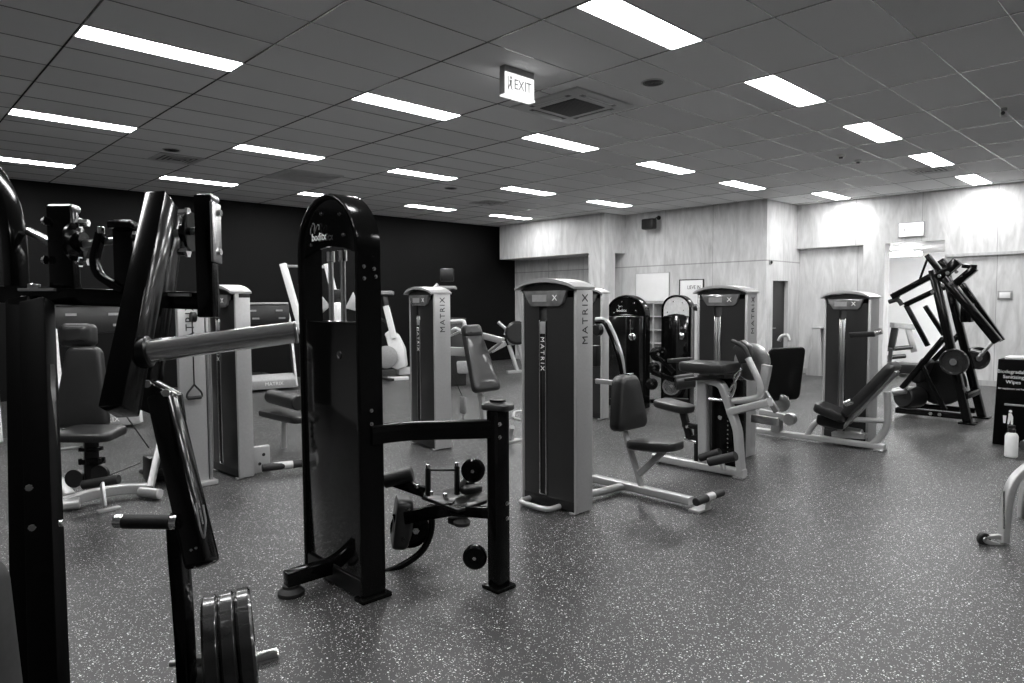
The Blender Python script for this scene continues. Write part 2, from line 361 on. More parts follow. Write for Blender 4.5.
# ---------------------------------------------------------------- ceiling and wall fittings
def exit_sign():
    a = FL(505, 64, CEIL); x0, y0 = a.x, a.y; wd = .36; dp = .07
    t = thing('exit_sign', 'lit white hanging EXIT box sign under the ceiling beside the cassette', 'exit sign', (x0+wd/2, y0+dp/2, CEIL-.27))
    obj('housing', many(L_(box, (x0, y0, CEIL-.055), (x0+wd, y0+dp, CEIL), .004), L_(box, (x0, y0+.012, CEIL-.245), (x0+.008, y0+dp, CEIL-.05))), GREY, t)
    f = obj('face', L_(box, (x0+.008, y0, CEIL-.24), (x0+wd, y0+dp-.005, CEIL-.056), .003), SIGNLIT, t)
    obj('lamp_strip', L_(box, (x0, y0-.012, CEIL-.26), (x0+wd, y0+dp, CEIL-.241), .004), SIGNLIT, t)
    text('lettering', 'EXIT', GREY, f, (x0+.215, y0-.001, CEIL-.15), X, Z, .125, wide=.85)
    def man(bm):
        c = V((x0+.06, y0-.001, CEIL-.15)); q = lambda a, b: c+V((a, 0, b))
        prism(bm, [q(-.03, .06), q(-.03, -.06), q(-.02, -.06), q(-.02, .06)], (0, -.001, 0))
        prism(bm, [q(.0, .06), q(.02, .06), q(.02, .04), q(.0, .04)], (0, -.001, 0))
        prism(bm, [q(-.01, .03), q(.02, .03), q(.015, -.01), q(.03, -.055), q(.018, -.055), q(.0, -.015), q(-.02, -.05), q(-.028, -.045), q(-.004, .0)], (0, -.001, 0))
    obj('pictogram', man, GREY, f)
exit_sign()
def cassette():
    c = V((5.56, 4.83, CEIL)); s = .46
    t = thing('air_conditioning_cassette', 'square ceiling air conditioner with dark centre grille and four slots', 'air conditioner', c-Z*.03)
    obj('frame', L_(box, c-V((s, s, .022)), c+V((s, s, .005)), .01), PALE, t)
    g = obj('grille', L_(box, c-V((.24, .24, .03)), c+V((.24, .24, -.015)), .004), mat('grille_dark', .06, .6, noise=.1), t)
    def lv(bm):
        for k in range(15):
            y = -.22+k*.0314; box(bm, c+V((-.225, y, -.034)), c+V((.225, y+.008, -.028)))
    obj('louvres', lv, DARK, g)
    for dx, dy in ((1, 0), (-1, 0), (0, 1), (0, -1)):
        a = V((.025 if dx else .27, .025 if dy else .27, 0)); o = c+V((dx*.345, dy*.345, 0))
        obj('air_slot', L_(box, o-a-Z*.024, o+a-Z*.02), DARK, t); 
        obj('flap', L_(box, o-a*.8-Z*.028+V((dx*.01, dy*.01, 0)), o+a*.8-Z*.023+V((dx*.01, dy*.01, 0)), .002), PALE, t)
cassette()
def disc(name, label, cat, x, y, r, m=PALE):
    t = thing(name, label, cat, (x, y, CEIL-.012))
    obj('rim', L_(lathe, (x, y, CEIL), -Z, [(0, r), (.008, r), (.012, r*.93), (.006, r*.9), (.006, 0)], 32), m, t)
    obj('grille', many(*[L_(lathe, (x, y, CEIL), -Z, [(.006, r*q), (.011, r*q), (.011, r*(q-.06)), (.006, r*(q-.06))], 28) for q in (.85, .7, .55, .4, .25)]), DARK, t)
disc('ceiling_speaker', 'round grey flush ceiling speaker right of the cassette', 'ceiling speaker', 5.53, 3.81, .11)
disc('ceiling_speaker', 'round ceiling speaker just above the square ceiling vent at left', 'ceiling speaker', 3.2, 9.79, .11)
disc('ceiling_speaker', 'small round ceiling speaker right of the middle light panels', 'ceiling speaker', 7.87, 9.7, .12)
def vent(x, y, s, label, dark=DARK):
    t = thing('ceiling_vent', label, 'ceiling vent', (x, y, CEIL-.02))
    obj('frame', many(*[L_(box, (x-s, y+q*s-.02, CEIL-.012), (x+s, y+q*s+.02, CEIL)) for q in (-1, 1)], *[L_(box, (x+q*s-.02, y-s, CEIL-.012), (x+q*s+.02, y+s, CEIL)) for q in (-1, 1)]), PALE, t)
    def sl(bm):
        for k in range(4):
            r = s*(.85-.2*k); zz = CEIL-.004-.004*k
            for q in (-1, 1):
                box(bm, (x-r, y+q*r-.012, zz-.006), (x+r, y+q*r+.012, zz)); box(bm, (x+q*r-.012, y-r, zz-.006), (x+q*r+.012, y+r, zz))
    obj('louvres', sl, PALE, t); obj('duct', L_(box, (x-s*.95, y-s*.95, CEIL-.004), (x+s*.95, y+s*.95, CEIL-.001)), dark, t)
vent(3.45, 10.35, .28, 'square ceiling vent with dark openings above the foreground machine')
vent(5.4, 10.4, .45, 'large pale square ceiling vent beside the arched black machine top', PALE)
vent(9.6, 10.6, .28, 'small dark ceiling vent above the middle of the dark wall')
vent(12.4, 3.35, .28, 'small ceiling vent between the last lights of the right-hand row')
def smoke(px, py, label):
    p = FL(px, py, CEIL); t = thing('smoke_detector', label, 'smoke detector', p-Z*.05)
    obj('base', L_(lathe, p, -Z, [(0, .055), (.02, .055), (.03, .04), (.03, 0)]), WHITE, t); obj('sensor', L_(lathe, p-Z*.03, -Z, [(0, .03), (.02, .026), (.024, 0)]), DARK, t)
smoke(841, 155, 'small round smoke detector on the ceiling left of the right-hand lights')
smoke(858, 160, 'smaller second smoke detector disc beside the first one on the ceiling')
def ceil_cam():
    p = FL(1004, 108, CEIL); t = thing('ceiling_camera', 'small dark device hanging on the ceiling rail at right', 'sensor', p-Z*.11)
    obj('mount', L_(cyl, p, p-Z*.03, .03), GREY, t); obj('body', L_(beam, p-Z*.06-X*.03, p-Z*.07+X*.035, .06, .06, bev=.015), PALE, t); obj('lens', L_(cyl, p-Z*.06-X*.03, p-Z*.06-X*.045, .02), DARK, t)
ceil_cam()
def wspk():
    p = AX(649, 224, 13.15); t = thing('wall_loudspeaker', 'black loudspeaker bracketed high on the plywood wall', 'loudspeaker', p-Z*.09)
    obj('cabinet', L_(hexa, p, X*.09, Y*.16, Z*.12, .035, 3), DARK, t)
    obj('bracket', many(L_(tube, [p+X*.05+Z*.07-Y*.05, p+V((.15, -.1, .15)), p+V((.25, -.1, .15))], .014, .03), L_(cyl, p+V((.22, -.1, .15)), p+V((.25, -.1, .15)), .05)), DARK, t)
    obj('grille', L_(hexa, p-X*.093, X*.004, Y*.13, Z*.09, .003), mat('speaker_mesh', .003, .7, noise=.3, nscale=200), t)
wspk()
def wbox(name, label, cat, a, b, depth, m, parts=()):
    lo = V((b[0]-depth, min(a[1], b[1]), min(a[2], b[2]))); hi = V((b[0], max(a[1], b[1]), max(a[2], b[2])))
    t = thing(name, label, cat, (b[0]-depth/2, (lo.y+hi.y)/2, lo.z)); obj('panel', L_(box, lo, hi, .003), m, t); return t, lo, hi
t, lo, hi = wbox('whiteboard', 'blank white board on the plywood wall left of the framed poster', 'whiteboard', (13.4, 8.76, 1.58), (13.4, 9.66, 2.215), .02, PAINT)
obj('frame', many(L_(box, lo-V((.006, .012, .012)), (hi.x, hi.y+.012, lo.z)), L_(box, (lo.x-.006, lo.y-.012, hi.z), hi+V((0, .012, .012))), L_(box, lo-V((.006, .012, .012)), (hi.x, lo.y, hi.z+.012)), L_(box, (lo.x-.006, hi.y, lo.z-.012), hi+V((0, .012, .012)))), SILVER, t)
t, lo, hi = wbox('framed_poster', 'white poster in thin black frame with lettering beside the whiteboard', 'poster', (13.4, 7.9, 1.5), (13.4, 8.47, 2.03), .02, PAINT)
obj('frame', many(L_(box, lo-V((.008, .02, .02)), (hi.x, hi.y+.02, lo.z)), L_(box, (lo.x-.008, lo.y-.02, hi.z), hi+V((0, .02, .02))), L_(box, lo-V((.008, .02, .02)), (hi.x, lo.y, hi.z+.02)), L_(box, (lo.x-.008, hi.y, lo.z-.02), hi+V((0, .02, .02)))), LETB, t)
text('lettering', 'LIEVE IN', LETB, t, (13.378, 8.12, 1.87), -Y, Z, .115, wide=.78)
text('small_lettering', '- 1.', LETB, t, (13.378, 8.05, 1.77), -Y, Z, .08)
t, lo, hi = wbox('wall_exit_sign', 'pale rectangular exit sign mounted on the header wall above the opening', 'exit sign', (14.8, 4.05, 2.79), (14.8, 4.47, 3.04), .05, SIGNLIT)
obj('housing', L_(box, lo-V((-.01, .02, .02)), hi+V((0, .02, .02)), .004), GREY, t)
text('lettering', 'EXIT', GREY, t, (14.745, 4.21, 2.915), -Y, Z, .12, wide=.7)
def wman(bm):
    c = V((14.748, 4.38, 2.915)); q = lambda a, b: c+V((0, -a, b))
    prism(bm, [q(.0, .06), q(.02, .06), q(.02, .04), q(.0, .04)], (-.002, 0, 0)); prism(bm, [q(-.01, .03), q(.02, .03), q(.015, -.01), q(.03, -.055), q(.018, -.055), q(.0, -.015), q(-.02, -.05), q(-.028, -.045), q(-.004, .0)], (-.002, 0, 0))
obj('pictogram', wman, GREY, t)
t, lo, hi = wbox('wall_switch_plate', 'pale rectangular control plate on the plywood wall right of the black machine', 'switch plate', (14.85, 2.64, 1.56), (14.85, 2.86, 1.72), .02, GREY)
obj('button_panel', L_(box, lo-V((.01, -.03, -.03)), (lo.x, hi.y-.03, hi.z-.03), .003), WHITE, t)
def intercom():
    p = V((13.55, 6.45, 2.35)); t = thing('wall_sensor', 'small round-topped sensor on the wall above the dark doorway', 'sensor', p-Z*.05)
    obj('plate', L_(box, p-V((.06, -.012, .05)), p+V((.06, .03, .05)), .008), GREY, t); obj('dome', L_(lathe, p+V((.02, .012, 0)), -Y, [(0, .035), (.02, .03), (.03, 0)]), DARK, t)
intercom()
# pigeonhole shelf against the wall, seen between the black towers
def shelf():
    x0, x1, y0, y1, h = 13.05, 13.38, 8.55, 9.35, 1.53
    t = thing('pigeonhole_shelf', 'pale pigeonhole shelf against the wall under the whiteboard', 'shelf', ((x0+x1)/2, (y0+y1)/2, 0))
    for y in (y0, (y0+y1)/2, y1): obj('upright', L_(box, (x0, y-.012, 0), (x1, y+.012, h)), WOODP, t)
    for k in range(6): obj('shelf_board', L_(box, (x0+.005, y0, .02+k*.3-(.0)), (x1, y1, .04+k*.3)), WOODP, t)
    obj('back_board', L_(box, (x1-.01, y0, 0), (x1, y1, h)), WOODP, t)
shelf()
def plinth():
    t = thing('wooden_stand', 'tapered pale wooden stand against the recessed wall by the doorway', 'stand', (14.7, 6.0, 0))
    obj('side_board', many(L_(prism, [(14.5, 6.12, 0), (14.5, 5.78, 0), (14.5, 5.84, 1.0), (14.5, 6.0, 1.0), (14.5, 5.99, .6)], (.03, 0, 0), .003), L_(prism, [(14.88, 6.12, 0), (14.88, 5.78, 0), (14.88, 5.84, 1.0), (14.88, 6.0, 1.0), (14.88, 5.99, .6)], (.03, 0, 0), .003)), WOODP, t)
    obj('top_board', L_(box, (14.5, 5.83, .98), (14.91, 6.01, 1.01), .004), WOODP, t); obj('front_board', L_(box, (14.53, 5.97, .05), (14.88, 5.99, .98)), DARK, t)
plinth()
#@@TOWERS
# ================================================================ grey selectorised towers
def frame_at(deg):
    t = math.radians(deg); return V((math.cos(t), math.sin(t), 0)), V((-math.sin(t), math.cos(t), 0))
def tower(t, N, deg, W, D, top, letters=True, side_text=True, loop=True, parts=True, slotfrac=.44):
    """N = near bottom corner; the dark face looks along -s, its width runs along f; pale side panels close both ends"""
    s, f = frame_at(deg); N = V((N[0], N[1], 0))
    P = lambda a, b, z: N + s*a + f*b + Z*z              # a = depth, b = width
    def slab(a0, a1, b0, b1, z0, z1, bev=.004): return L_(hexa, P((a0+a1)/2, (b0+b1)/2, (z0+z1)/2), s*((a1-a0)/2), f*((b1-b0)/2), Z*((z1-z0)/2), bev)
    sp1 = obj('side_panel', slab(0, D, 0, .035, .01, top, .012), SILVER, t)
    obj('side_panel', slab(0, D, W-.03, W, .01, top, .012), SILVER, t)
    sl = W*(1-slotfrac)
    def bulge(b0, b1):
        def g(bm):
            n = 10; prof = []
            for k in range(n+1):
                b = b0+(b1-b0)*k/n; u = (b-W/2)/(W/2); prof.append((-.028*(1-u*u)+.012, b))
            a = [bm.verts.new(P(x, b, .09)) for x, b in prof]; c = [bm.verts.new(P(x, b, top-.07)) for x, b in prof]
            a += [bm.verts.new(P(.07, b1, .09)), bm.verts.new(P(.07, b0, .09))]; c += [bm.verts.new(P(.07, b1, top-.07)), bm.verts.new(P(.07, b0, top-.07))]
            m = len(a); bm.faces.new(a); bm.faces.new(c[::-1])
            for k in range(m): bm.faces.new((a[k], c[k], c[(k+1) % m], a[(k+1) % m]))
        return g
    fp = obj('front_panel', bulge(.037, sl-.04), SHROUD, t); obj('front_panel', bulge(sl+.04, W-.032), SHROUD, t)
    obj('slot_back', slab(.0, .03, sl-.042, sl+.042, .09, top-.07), LETB, t)
    ch = obj('slot_trim', many(slab(-.024, .0, sl+.028, sl+.036, .1, top-.24, .002), slab(-.024, .0, sl-.036, sl-.028, .1, top-.24, .002), slab(-.024, .0, sl-.036, sl+.036, .1, .108, .001)), CHROME, t)
    if letters:
        obj('badge_strip', slab(-.02, 0, sl-.026, sl+.026, top-.34, top-.25, .002), GREY, ch)
        text('lettering', 'MATRIX', LETW, ch, P(-.0245, sl, top-.49), -Z, -f, .054, sp=1.45, bold=.0)
    else:
        obj('guide_rod', many(slab(-.02, 0, sl+.004, sl+.024, .1, top-.25), slab(-.02, 0, sl-.024, sl-.004, .1, top-.25)), STEEL, ch)
    dw = obj('display_window', L_(prism, [P(-.03, W*.84, top-.075), P(-.03, W*.9, top-.02), P(-.03, W*.14, top-.02), P(-.03, W*.2, top-.11), P(-.03, W*.26, top-.135), P(-.03, W*.76, top-.135)], s*.04, .004), WINDOW, t)
    text('number_marks', 'X', LETW, dw, P(-.032, W*.33, top-.075), -f, Z, .06, wide=1.2)
    obj('window_card', L_(hexa, P(-.032, W*.6, top-.075), s*.001, f*W*.13, Z*.026), GREY, dw)
    # arched lid
    def lid(bm):
        n = 12; lo = []; hi = []
        for k in range(n+1):
            b = -.01+(W+.03)*k/n; u = 2*k/n-1; z = top-.012+.055*(1-u*u)**.8; lo.append((b, z)); hi.append((b, z+.028*(1-.4*u*u)))
        ring = lo+hi[::-1]
        A = [bm.verts.new(P(-.045-.02*(1-((i/(n+1))*2-1)**2 if i <= n else 1-(((2*n+1-i)/(n+1))*2-1)**2), b, z)) for i, (b, z) in enumerate(ring)]
        B = [bm.verts.new(P(D+.008, b, z)) for b, z in ring]; m = len(ring)
        bm.faces.new(A); bm.faces.new(B[::-1])
        for k in range(m): bm.faces.new((A[k], B[k], B[(k+1) % m], A[(k+1) % m]))
    obj('lid', lid, SILVER, t)
    obj('lid_underside', L_(prism, [P(-.02, 0.01, top-.02), P(-.02, W-.01, top-.02), P(-.02, W*.85, top+.015), P(-.02, W*.5, top+.04), P(-.02, W*.15, top+.015)], s*(D+.01)), DARK, t)
    obj('base', slab(.0, D, .03, W-.03, .015, .09), DARK, t)
    obj('back_panel', slab(.07, D, .036, W-.031, .09, top), SATIN, t)
    obj('foot', many(slab(-.012, .05, .02, .07, 0, .014), slab(-.012, .05, W-.07, W-.02, 0, .014)), SILVER, t)
    if loop: obj('foot_loop', L_(tube, [P(.02, W*.3, .035), P(-.13, W*.3, .035), P(-.13, W*.85, .035), P(.02, W*.85, .035)], .02, .09), SILVER, t)
    if side_text: text('side_lettering', 'MATRIX', LETB, sp1, P(D*.5, -.0012, top-.23), Z, -s, .085, sp=1.3)
    return P
# --- centre tower with torso seat
N = FL(577, 516); NC = N
tC = thing('selectorised_machine', 'grey tower machine in the centre with black back pad and seat, lettered pale side panel', 'weight machine', (N.x+.1, N.y+.28, 0))
PC = tower(tC, N, 0, .57, .185, 1.66)
xb = 4.52
def P_(px, py, x=xb): return AX(px, py, x)
obj('base_beam', L_(boxtube, [V((xb, N.y+.45, .06)), V((xb, 2.75, .055))], .075, .06), SILVER, tC)
obj('base_brace', L_(tube, [V((NC.x+.3, NC.y+.2, .05)), FL(604, 491, .05), FL(622, 486, .05), V((xb, 3.12, .055))], .03, .08), SILVER, tC)
obj('foot_plate', L_(hexa, P_(700, 507)-Z*P_(700, 507).z+Z*.01, X*.09, Y*.045, Z*.01, .004), SILVER, tC)
ym = P_(708, 497).y; fr = obj('foot_roller', L_(cyl, (xb-.17, ym, .11), (xb+.2, ym, .11), .03), RUBBER, tC)
obj('roller_sleeve', L_(cyl, (xb-.03, ym, .11), (xb+.07, ym, .11), .031), SILVER, fr)
obj('roller_post', L_(beam, (xb+.01, ym+.01, .02), (xb+.01, ym, .1), .05, .02), SILVER, tC)
obj('seat_post', L_(boxtube, [P_(643, 491), P_(623, 426)], .03, .055, up=(1, 0, 0)), SILVER, tC)
obj('seat_brace', L_(beam, P_(639, 474), P_(664, 451), .03, .05), SILVER, tC)
sd = (P_(680, 440)-P_(634, 448)); sd.z = .03
obj('seat', L_(padm, P_(656, 446)+Z*.01, X, (0, -1, .08), .24, .3, abs(sd.y)*1.0, .07, .08), VINYL, tC)
bp = P_(632, 402); obj('back_pad', L_(padm, bp+Y*.02-X*.03, X, (0, .1, 1), .22, .4, P_(632, 374).z-P_(632, 428).z, .12, .06), VINYL, tC)
obj('pad_arm', L_(beam, P_(596, 381), P_(616, 383), .03, .04), SILVER, tC)
obj('pad_hinge', L_(beam, P_(621, 376), P_(632, 375), .06, .03), CHROME, tC)
obj('press_arm', L_(tube, [P_(596, 322), P_(604, 321), P_(612, 338), P_(619, 358), P_(622, 376)], .018, .12), BLACK, tC)
obj('press_arm', L_(tube, [P_(596, 319, xb+.06), P_(607, 319, xb+.06), P_(616, 338, xb+.06), P_(622, 356, xb+.06), P_(624, 374, xb+.06)], .016, .12), SILVER, tC)
obj('pivot_bracket', L_(hexa, P_(598, 356)+Y*.02, X*.03, Y*.03, Z*.09, .01), DARK, tC)
obj('pulley', L_(cyl, P_(598, 330)-X*.03, P_(598, 330)+X*.02, .05), DARK, tC)
# --- left centre tower with chest press seat
N = FL(436, 451); t2 = thing('selectorised_machine', 'grey tower machine left of centre behind the black hip machine, with upright black press pad', 'weight machine', (N.x+.1, N.y+.28, 0))
tower(t2, N, -7, .55, .2, 1.66, loop=False)
xq = 5.3
def Q(px, py, x=xq): return AX(px, py, x)
c = Q(479, 360); upv = Q(470, 330)-Q(487, 392)
obj('back_pad', L_(padm, c, (1, .0, 0), upv, .25, .42, (Q(470, 334)-Q(487, 396)).length, .08, .06), VINYL, t2)
obj('head_pad', L_(padm, Q(472, 331), (1, 0, 0), upv, .26, .28, .15, .09, .04), VINYL, t2)
obj('pad_post', L_(beam, Q(483, 398)+Y*.05, Q(478, 345)+Y*.06, .05, .05), SILVER, t2)
obj('post', L_(boxtube, [Q(484, 397)+Y*.05, V((xq, Q(486, 420).y+.02, .05))], .05, .07), SILVER, t2)
obj('press_arm', L_(tube, [Q(449, 322), Q(464, 321), Q(465, 327)], .025, .04), SILVER, t2)
obj('handle', L_(tube, [Q(450, 336), Q(461, 331), Q(474, 344), Q(466, 333)], .014, .03), SILVER, t2)
obj('press_arm', L_(tube, [Q(449, 333), Q(456, 328), Q(462, 332)], .022, .04), SILVER, t2)
obj('lever_beam', L_(beam, Q(448, 351), Q(467, 352), .08, .1), SILVER, t2)
obj('cross_arm', L_(beam, Q(480, 335, xq+.2), Q(503, 341, xq+.2), .05, .07), SILVER, t2)
obj('cross_handle', L_(tube, [Q(503, 341, xq+.2), Q(491, 350, xq+.2), Q(489, 352, xq+.2)], .02), SILVER, t2)
obj('base_beam', L_(boxtube, [V((xq, N.y+.3, .05)), V((xq, Q(512, 440).y, .05))], .07, .06), SILVER, t2)
obj('foot_stand', many(L_(boxtube, [FL(509, 441, .01), FL(512, 427, .2)], .05, .05), L_(hexa, FL(512, 441, .012), X*.12, Y*.05, Z*.012, .005)), SILVER, t2)
obj('handle_loop', L_(tube, [FL(520, 420, .25), FL(513, 418, .3), FL(514, 412, .33), FL(522, 411, .33)], .016), SILVER, t2)
pl = V((5.0, AX(463, 405, 5.0).y, 0)); zz = AX(463, 405, 5.0).z
obj('pulley_block', L_(hexa, V((5.0, pl.y, zz)), X*.02, Y*.05, Z*.1, .02), GREY, t2)
obj('cable', many(L_(tube, [AX(450, 368, 4.9), AX(463, 398, 5.0)], .004), L_(tube, [AX(463, 412, 5.0), V((5.0, pl.y, .02))], .004)), DARK, t2)
# --- left tower with roller seat
N = FL(240, 480); t1 = thing('selectorised_machine', 'grey tower machine at left behind the chrome bar, with low roller seat', 'weight machine', (N.x+.1, N.y+.28, 0))
tower(t1, N, 3, .56, .14, 1.66, loop=False, side_text=False)
s1, f1 = frame_at(3); pp = N+s1*.085+Z*1.63-f1*.002
obj('side_badge', L_(hexa, pp, s1*.05, f1*.003, Z*.018, .002), LETB, t1)
xr = 3.35
obj('seat_roller', L_(cyl, AX(271, 396, xr), AX(299, 403, xr), .08), VINYL, t1)
obj('seat', L_(padm, AX(284, 416, xr), X, (0, -1, 0), .2, .26, (AX(264, 415, xr)-AX(298, 415, xr)).length, .07, .08), VINYL, t1)
obj('seat_post', L_(cyl, AX(284, 420, xr), AX(284, 452, xr), .028), SILVER, t1)
obj('base_beam', L_(boxtube, [AX(282, 450, xr+.1), AX(310, 462, xr+.1)], .07, .06), SILVER, t1)
obj('base_disc', L_(cyl, AX(283, 453, xr), AX(283, 455, xr), .06), CHROME, t1)
obj('foot_roller', L_(cyl, FL(262, 468, .08), FL(306, 463, .08), .035), RUBBER, t1)
obj('roller_sleeve', L_(cyl, FL(274, 466.5, .08), FL(293, 464.5, .08), .037), SILVER, t1)
bx = obj('bracket_plate', L_(hexa, FL(260, 473, 0)+Z*.13, s1*.1, f1*.02, Z*.125, .02), SILVER, t1)
obj('hole', many(*[L_(cyl, FL(260, 473, 0)+Z*h-f1*.019+s1*o, FL(260, 473, 0)+Z*h-f1*.024+s1*o, .015) for h, o in ((.17, .03), (.09, -.01))]), LETB, bx)
# --- functional cable tower behind the chrome sleeve
N = FL(183, 489); tF = thing('cable_machine', 'pale cable column with hanging stirrup handle at left, behind the foreground machine', 'cable machine', (N.x+.1, N.y, 0))
s0, f0 = frame_at(0)
col = obj('column', L_(hexa, N+X*.11+Y*.03+Z*.8, X*.11, Y*.03, Z*.8, .01), SILVER, tF)
text('lettering', 'MATRIX', LETB, col, N+X*.1+Z*1.37-Y*.001, Z, -X, .1, sp=1.15)
obj('column_edge', L_(hexa, N+X*.235+Y*.03+Z*.8, X*.012, Y*.04, Z*.8, .004), STEEL, tF)
obj('top_pulley', L_(cyl, N+V((.09, -.05, 1.45)), N+V((.13, -.05, 1.45)), .045), DARK, tF)
obj('cable', L_(tube, [N+V((.1, -.05, 1.45)), N+V((.1, -.05, .87))], .006), DARK, tF)
def stir(bm):
    c = N+V((.1, -.05, .84)); tube(bm, [c+V((0, 0, .04)), c+V((.06, 0, -.03)), c+V((.065, 0, -.07)), c+V((-.065, 0, -.07)), c+V((-.06, 0, -.03)), c+V((0, 0, .04))], .008, .02)
    cyl(bm, c+V((-.055, 0, -.07)), c+V((.055, 0, -.07)), .016)
obj('stirrup_handle', stir, RUBBER, tF)
obj('base', L_(hexa, N+X*.13+Y*.15+Z*.02, X*.15, Y*.2, Z*.02, .01), SILVER, tF)
obj('lower_arm', many(L_(boxtube, [FL(150, 489, .06), AX(163, 430, N.x+.05), AX(166, 416, N.x+.05)], .05, .07), L_(cyl, FL(140, 492, .05), FL(160, 494, .05), .04)), SILVER, tF)
obj('carriage', many(L_(hexa, AX(158, 467, N.x-.05), X*.1, Y*.1, Z*.11, .02), L_(cyl, AX(142, 472, N.x-.06), AX(175, 472, N.x-.06), .03)), DARK, tF)
# --- tower hidden behind the centre tower
N = FL(602, 420); t3 = thing('selectorised_machine', 'grey tower machine mostly hidden behind the centre tower', 'weight machine', (N.x+.1, N.y+.28, 0))
tower(t3, N, 0, .56, .15, 1.68, loop=False, letters=False, side_text=False)
# --- right centre tower with preacher curl bench
N = FL(746, 459); t4 = thing('preacher_curl_machine', 'grey tower machine with sloping arm pad and curl handle, right of centre', 'weight machine', (N.x+.1, N.y+.28, 0))
tower(t4, N, 2, .55, .22, AX(746, 292, N.x).z, letters=False, loop=False)
xp = 5.6
def R(px, py, x=xp): return AX(px, py, x)
xe = xp
obj('base_beam', L_(boxtube, [V((xe, R(654, 458).y, .05)), V((xe, R(745, 473).y, .05))], .08, .07), SILVER, t4)
obj('foot', many(L_(hexa, V((xe, R(657, 462).y, .012)), X*.06, Y*.04, Z*.012, .004), L_(hexa, V((xe, R(741, 474).y, .012)), X*.07, Y*.05, Z*.012, .004)), CHROME, t4)
obj('front_post', L_(boxtube, [R(704, 465)*1, R(703, 375)], .07, .09), SILVER, t4)
obj('rear_frame', L_(boxtube, [R(700, 378), R(722, 384), R(738, 430), V((xe, R(741, 470).y, .06))], .06, .085, .05, up=(1, 0, 0)), SILVER, t4)
obj('upper_beam', L_(boxtube, [R(729, 412), R(770, 402)], .07, .09, up=(1, 0, 0)), SILVER, t4)
obj('arm_pad', L_(padm, R(709, 369)+Z*.02, (.95, .1, 0), (0, -1, .0), .42, .34, .46, .09, .05), VINYL, t4)
obj('pad_frame', L_(beam, R(690, 379), R(730, 376), .2, .03), DARK, t4)
obj('seat', L_(padm, R(675, 406), X, (0, -1, -.12), .22, .3, .36, .07, .08), VINYL, t4)
obj('seat_carriage', many(L_(beam, R(683, 412), R(690, 438), .05, .06), L_(beam, R(683, 424), R(703, 428), .04, .05), L_(beam, R(688, 438), R(703, 436), .04, .04), L_(beam, R(697, 428), R(697, 462), .03, .05)), SATIN, t4)
obj('seat_latch', many(L_(cyl, R(685, 438), R(697, 442), .02), L_(cyl, R(690, 426)-X*.06, R(690, 426)+X*.04, .015)), CHROME, t4)
ws = obj('weight_stack_cover', L_(hexa, V((xe+.12, R(722, 430).y, .46)), X*.05, Y*.15, Z*.4, .02), BLACK, t4)
obj('weight_holes', many(*[L_(cyl, V((xe+.069, R(724, 430).y, .2+k*.04)), V((xe+.064, R(724, 430).y, .2+k*.04)), .007, 8) for k in range(15)]), CHROME, ws)
obj('weight_pin', many(L_(cyl, V((xe+.07, R(718, 418).y, R(718, 418).z)), V((xe+.03, R(718, 418).y, R(718, 418).z)), .02), L_(cyl, R(709, 399), R(724, 400), .014)), CHROME, t4)
obj('foot_rest', many(L_(cyl, R(700, 458, xe-.12), R(720, 452, xe-.12), .035), L_(cyl, R(709, 462, xe-.25), R(736, 456, xe-.25), .04)), RUBBER, t4)
obj('pedal_post', L_(beam, R(724, 470, xe-.1), R(719, 456, xe-.1), .05, .03), SILVER, t4)
obj('curl_handle', L_(tube, [R(733, 401), R(748, 400), R(762, 396), R(759, 381), R(748, 358)], .028, .1), SILVER, t4)
obj('handle_rod', many(L_(tube, [R(717, 381), R(731, 399), R(736, 385), R(733, 376), R(742, 368)], .012, .04), L_(tube, [R(740, 372), R(729, 392)], .012)), CHROME, t4)
obj('handle_grip', L_(tube, [R(732, 341), R(744, 346), R(749, 358)], .02, .06), RUBBER, t4)
obj('curl_pad', L_(prism, [R(732, 348, xp+.1), R(741, 340, xp+.1), R(749, 346, xp+.1), R(752, 362, xp+.1), R(739, 364, xp+.1)], X*.07, .01), VINYL, t4)
obj('cam_wheel', L_(lathe, R(751, 362, xp+.25), X, [(0, .05), (.0, .15), (.01, .17), (.03, .17), (.04, .15), (.04, .05)]), STEEL, t4)
obj('counter_post', L_(boxtube, [R(760, 400, xp+.2), R(766, 372, xp+.2), R(767, 365, xp+.2)], .06, .08), SILVER, t4)
obj('lower_linkage', many(L_(beam, R(752, 418, xp+.2), R(778, 422, xp+.2), .05, .07), L_(beam, R(763, 390, xp+.2), R(777, 412, xp+.2), .04, .05)), STEEL, t4)
obj('tag_plate', L_(beam, AX(694, 308, 6.35), AX(711, 310, 6.35), .03, .055), DARK, t4)
# --- right tower with leg press bench
N = FL(868, 444); t5 = thing('leg_press_machine', 'grey tower machine at right with reclined black back pad and large upright foot plate', 'weight machine', (N.x+.1, N.y+.28, 0))
tower(t5, N, -9, .54, .18, AX(868, 297, N.x).z, letters=False, side_text=False, loop=False)
xl = 7.62
def G(px, py, x=xl): return AX(px, py, x)
obj('base_rail', L_(boxtube, [V((xl, G(757, 430).y, .05)), V((xl, G(885, 447).y, .05))], .07, .06), SILVER, t5)
obj('rail_foot', L_(hexa, V((xl, G(880, 449).y, .012)), X*.07, Y*.05, Z*.012, .004), CHROME, t5)
obj('seat_support', L_(tube, [G(806, 437), G(816, 420), G(836, 417), G(846, 427)], .032, .14), SILVER, t5)
obj('seat', L_(padm, G(833, 412), X, (0, -1, -.3), .3, .3, .34, .1, .05), VINYL, t5)
obj('seat_shell', L_(padm, G(831, 422)+X*.05, X, (0, -1, -.1), .2, .2, .3, .12, .04), SATIN, t5)
